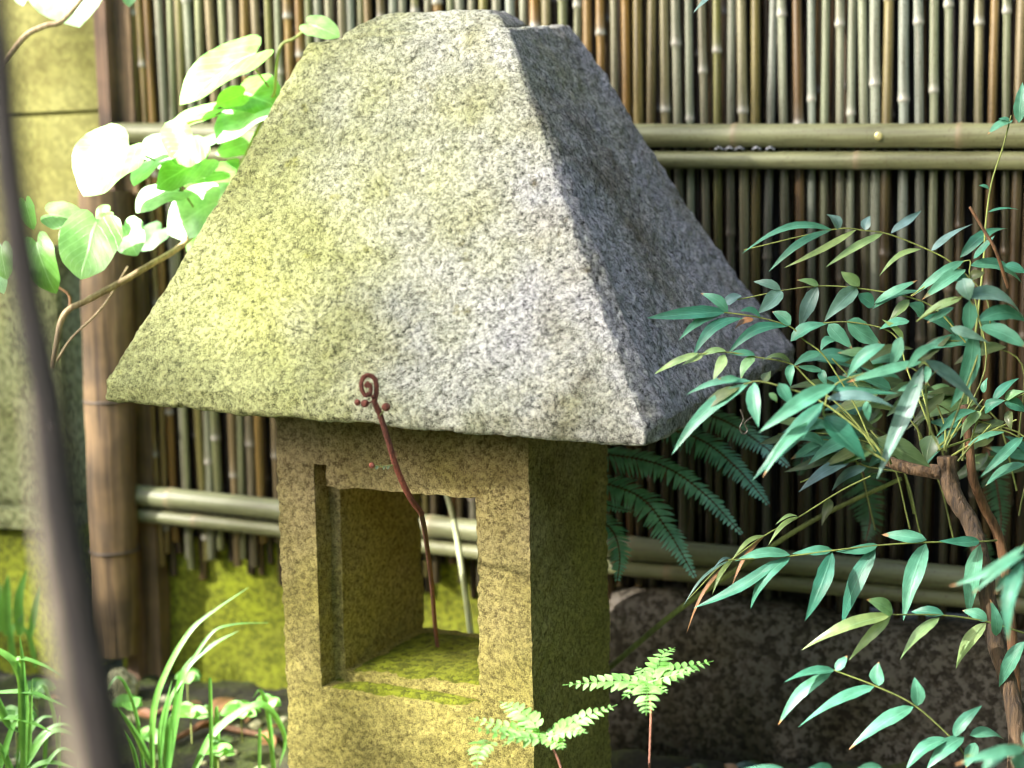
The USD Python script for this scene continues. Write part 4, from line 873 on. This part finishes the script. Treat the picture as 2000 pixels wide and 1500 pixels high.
# ------------------------------------------------------------------ unseen trees and hedges added to block and shape the light
def tree(name, label, foot, crown_c, crown_r, nleaf, leafsize, seed, holes=(), flat=None):
    th = thing(name, label, 'tree')
    top = crown_c - np.array([0, 0, crown_r[2] * .2])
    obj(th, 'trunk', outward(tube(catmull([foot, lerp(foot, top, .5) + np.array([.1, .1, 0]), top], 8), [.11, .09, .05], 12, wob=.08)), 'trunk_bark', smooth=True)
    rs = np.random.RandomState(seed)
    for k in range(7):
        e = crown_c + rs.normal(size=3) * np.array(crown_r) * .5
        obj(th, 'limb', outward(tube(catmull([lerp(foot, top, .75), lerp(top, e, .5), e], 5), [.04, .012], 8)), 'trunk_bark', smooth=True)
    n = 0; VV, FF, UU, o = [], [], [], 0
    c = rs.normal(size=(nleaf * 2, 3)); c /= np.linalg.norm(c, axis=1, keepdims=True); c *= rs.rand(len(c), 1) ** (1 / 2.6)
    pts = crown_c + c * np.array(crown_r)
    for p in pts:
        skip = False
        for hc, hr in holes:
            w = p - hc; w = w - SUN * np.dot(w, SUN)
            if np.linalg.norm(w) < hr * rs.uniform(.9, 1.1): skip = True; break
        if skip: continue
        dv = unit(rs.normal(size=3)); nv = unit(rs.normal(size=3) + np.array([0, 0, .8]))
        sd = unit(np.cross(dv, nv)); l = leafsize * rs.uniform(.7, 1.3)
        VV.append(np.array([p - dv * l, p + sd * l * .45, p + dv * l, p - sd * l * .45])); FF.append(np.array([[0, 1, 2], [0, 2, 3]]) + o); UU.append(np.array([[.5, 0], [1, .5], [.5, 1], [0, .5]])); o += 4
        n += 1
        if n >= nleaf: break
    p = obj(th, 'crown', (np.vstack(VV), np.vstack(FF)), 'crown_leaf', uv=np.vstack(UU))
    stage.GetPrimAtPath(p).SetCustomDataByKey('kind', 'stuff')
lc = P(330, 330, 1.93); fc1 = P(1240, 1330, 1.46)
ctr = P(1000, 700, 1.9) + SUN * 20.0
tree('shade_tree', 'added unseen leafy tree filtering the sun, with gaps cut along its rays', np.array([ctr[0] - .6, ctr[1] - 1.4, 0]), ctr, (3.3, 3.0, 2.6), 15300, .07, 5,
     holes=[(P(215, 310, 1.88), .10), (P(440, 170, 1.93), .10), (P(140, -10, 2.05), .085), (fc1, .06), (P(1060, 1420, 1.43), .07), (P(60, 1330, 1.9), .08), (P(380, 1250, 2.0), .07)])  # crown gaps aimed along the sun so chosen leaves stay lit
def hedge(label, lo, hi, n, seed):  # unseen hedges added to keep low sky light out
    th = thing('clipped_hedge', label, 'hedge')
    rs = np.random.RandomState(seed); VV, FF, UU, o = [], [], [], 0
    for k in range(n):
        p = np.array([rs.uniform(lo[i], hi[i]) for i in range(3)]) + rs.normal(size=3) * .04
        dv = unit(rs.normal(size=3)); sd = unit(np.cross(dv, rs.normal(size=3))); l = .085 * rs.uniform(.7, 1.3)
        VV.append(np.array([p - dv * l, p + sd * l * .5, p + dv * l, p - sd * l * .5])); FF.append(np.array([[0, 1, 2], [0, 2, 3]]) + o); UU.append(np.array([[.5, 0], [1, .5], [.5, 1], [0, .5]])); o += 4
    p = obj(th, 'foliage', (np.vstack(VV), np.vstack(FF)), 'crown_leaf', uv=np.vstack(UU))
    stage.GetPrimAtPath(p).SetCustomDataByKey('kind', 'stuff')
    m = (np.array(lo) + np.array(hi)) / 2; e = np.array(hi) - np.array(lo); ax_ = 0 if e[0] > e[1] else 1
    for k in range(7):
        q = m.copy(); q[ax_] = lo[ax_] + e[ax_] * (k + .5) / 7; q[2] = 0
        obj(th, 'stem', tube([q, q + np.array([0, 0, e[2] * .9])], [.03, .012], 8), 'trunk_bark', smooth=True)
hedge('added unseen tall hedge blocking sky light from the right', (1.25, -2.6, 0), (1.75, 2.0, 3.4), 9500, 77)
hedge('added unseen low hedge blocking sky light from the left', (-3.0, -2.6, 0), (-2.5, 2.6, 1.2), 6000, 79)
hedge('added unseen hedge blocking low sky light behind the photographer', (-2.6, -2.6, 0), (1.7, -2.0, 2.9), 9500, 78)
tree('evergreen_tree', 'added unseen evergreen tree darkening the right side', np.array([2.3, .9, 0]), np.array([1.75, 1.3, 3.2]), (1.25, 1.9, 1.3), 8000, .11, 6)  # unseen evergreen added to darken the right side
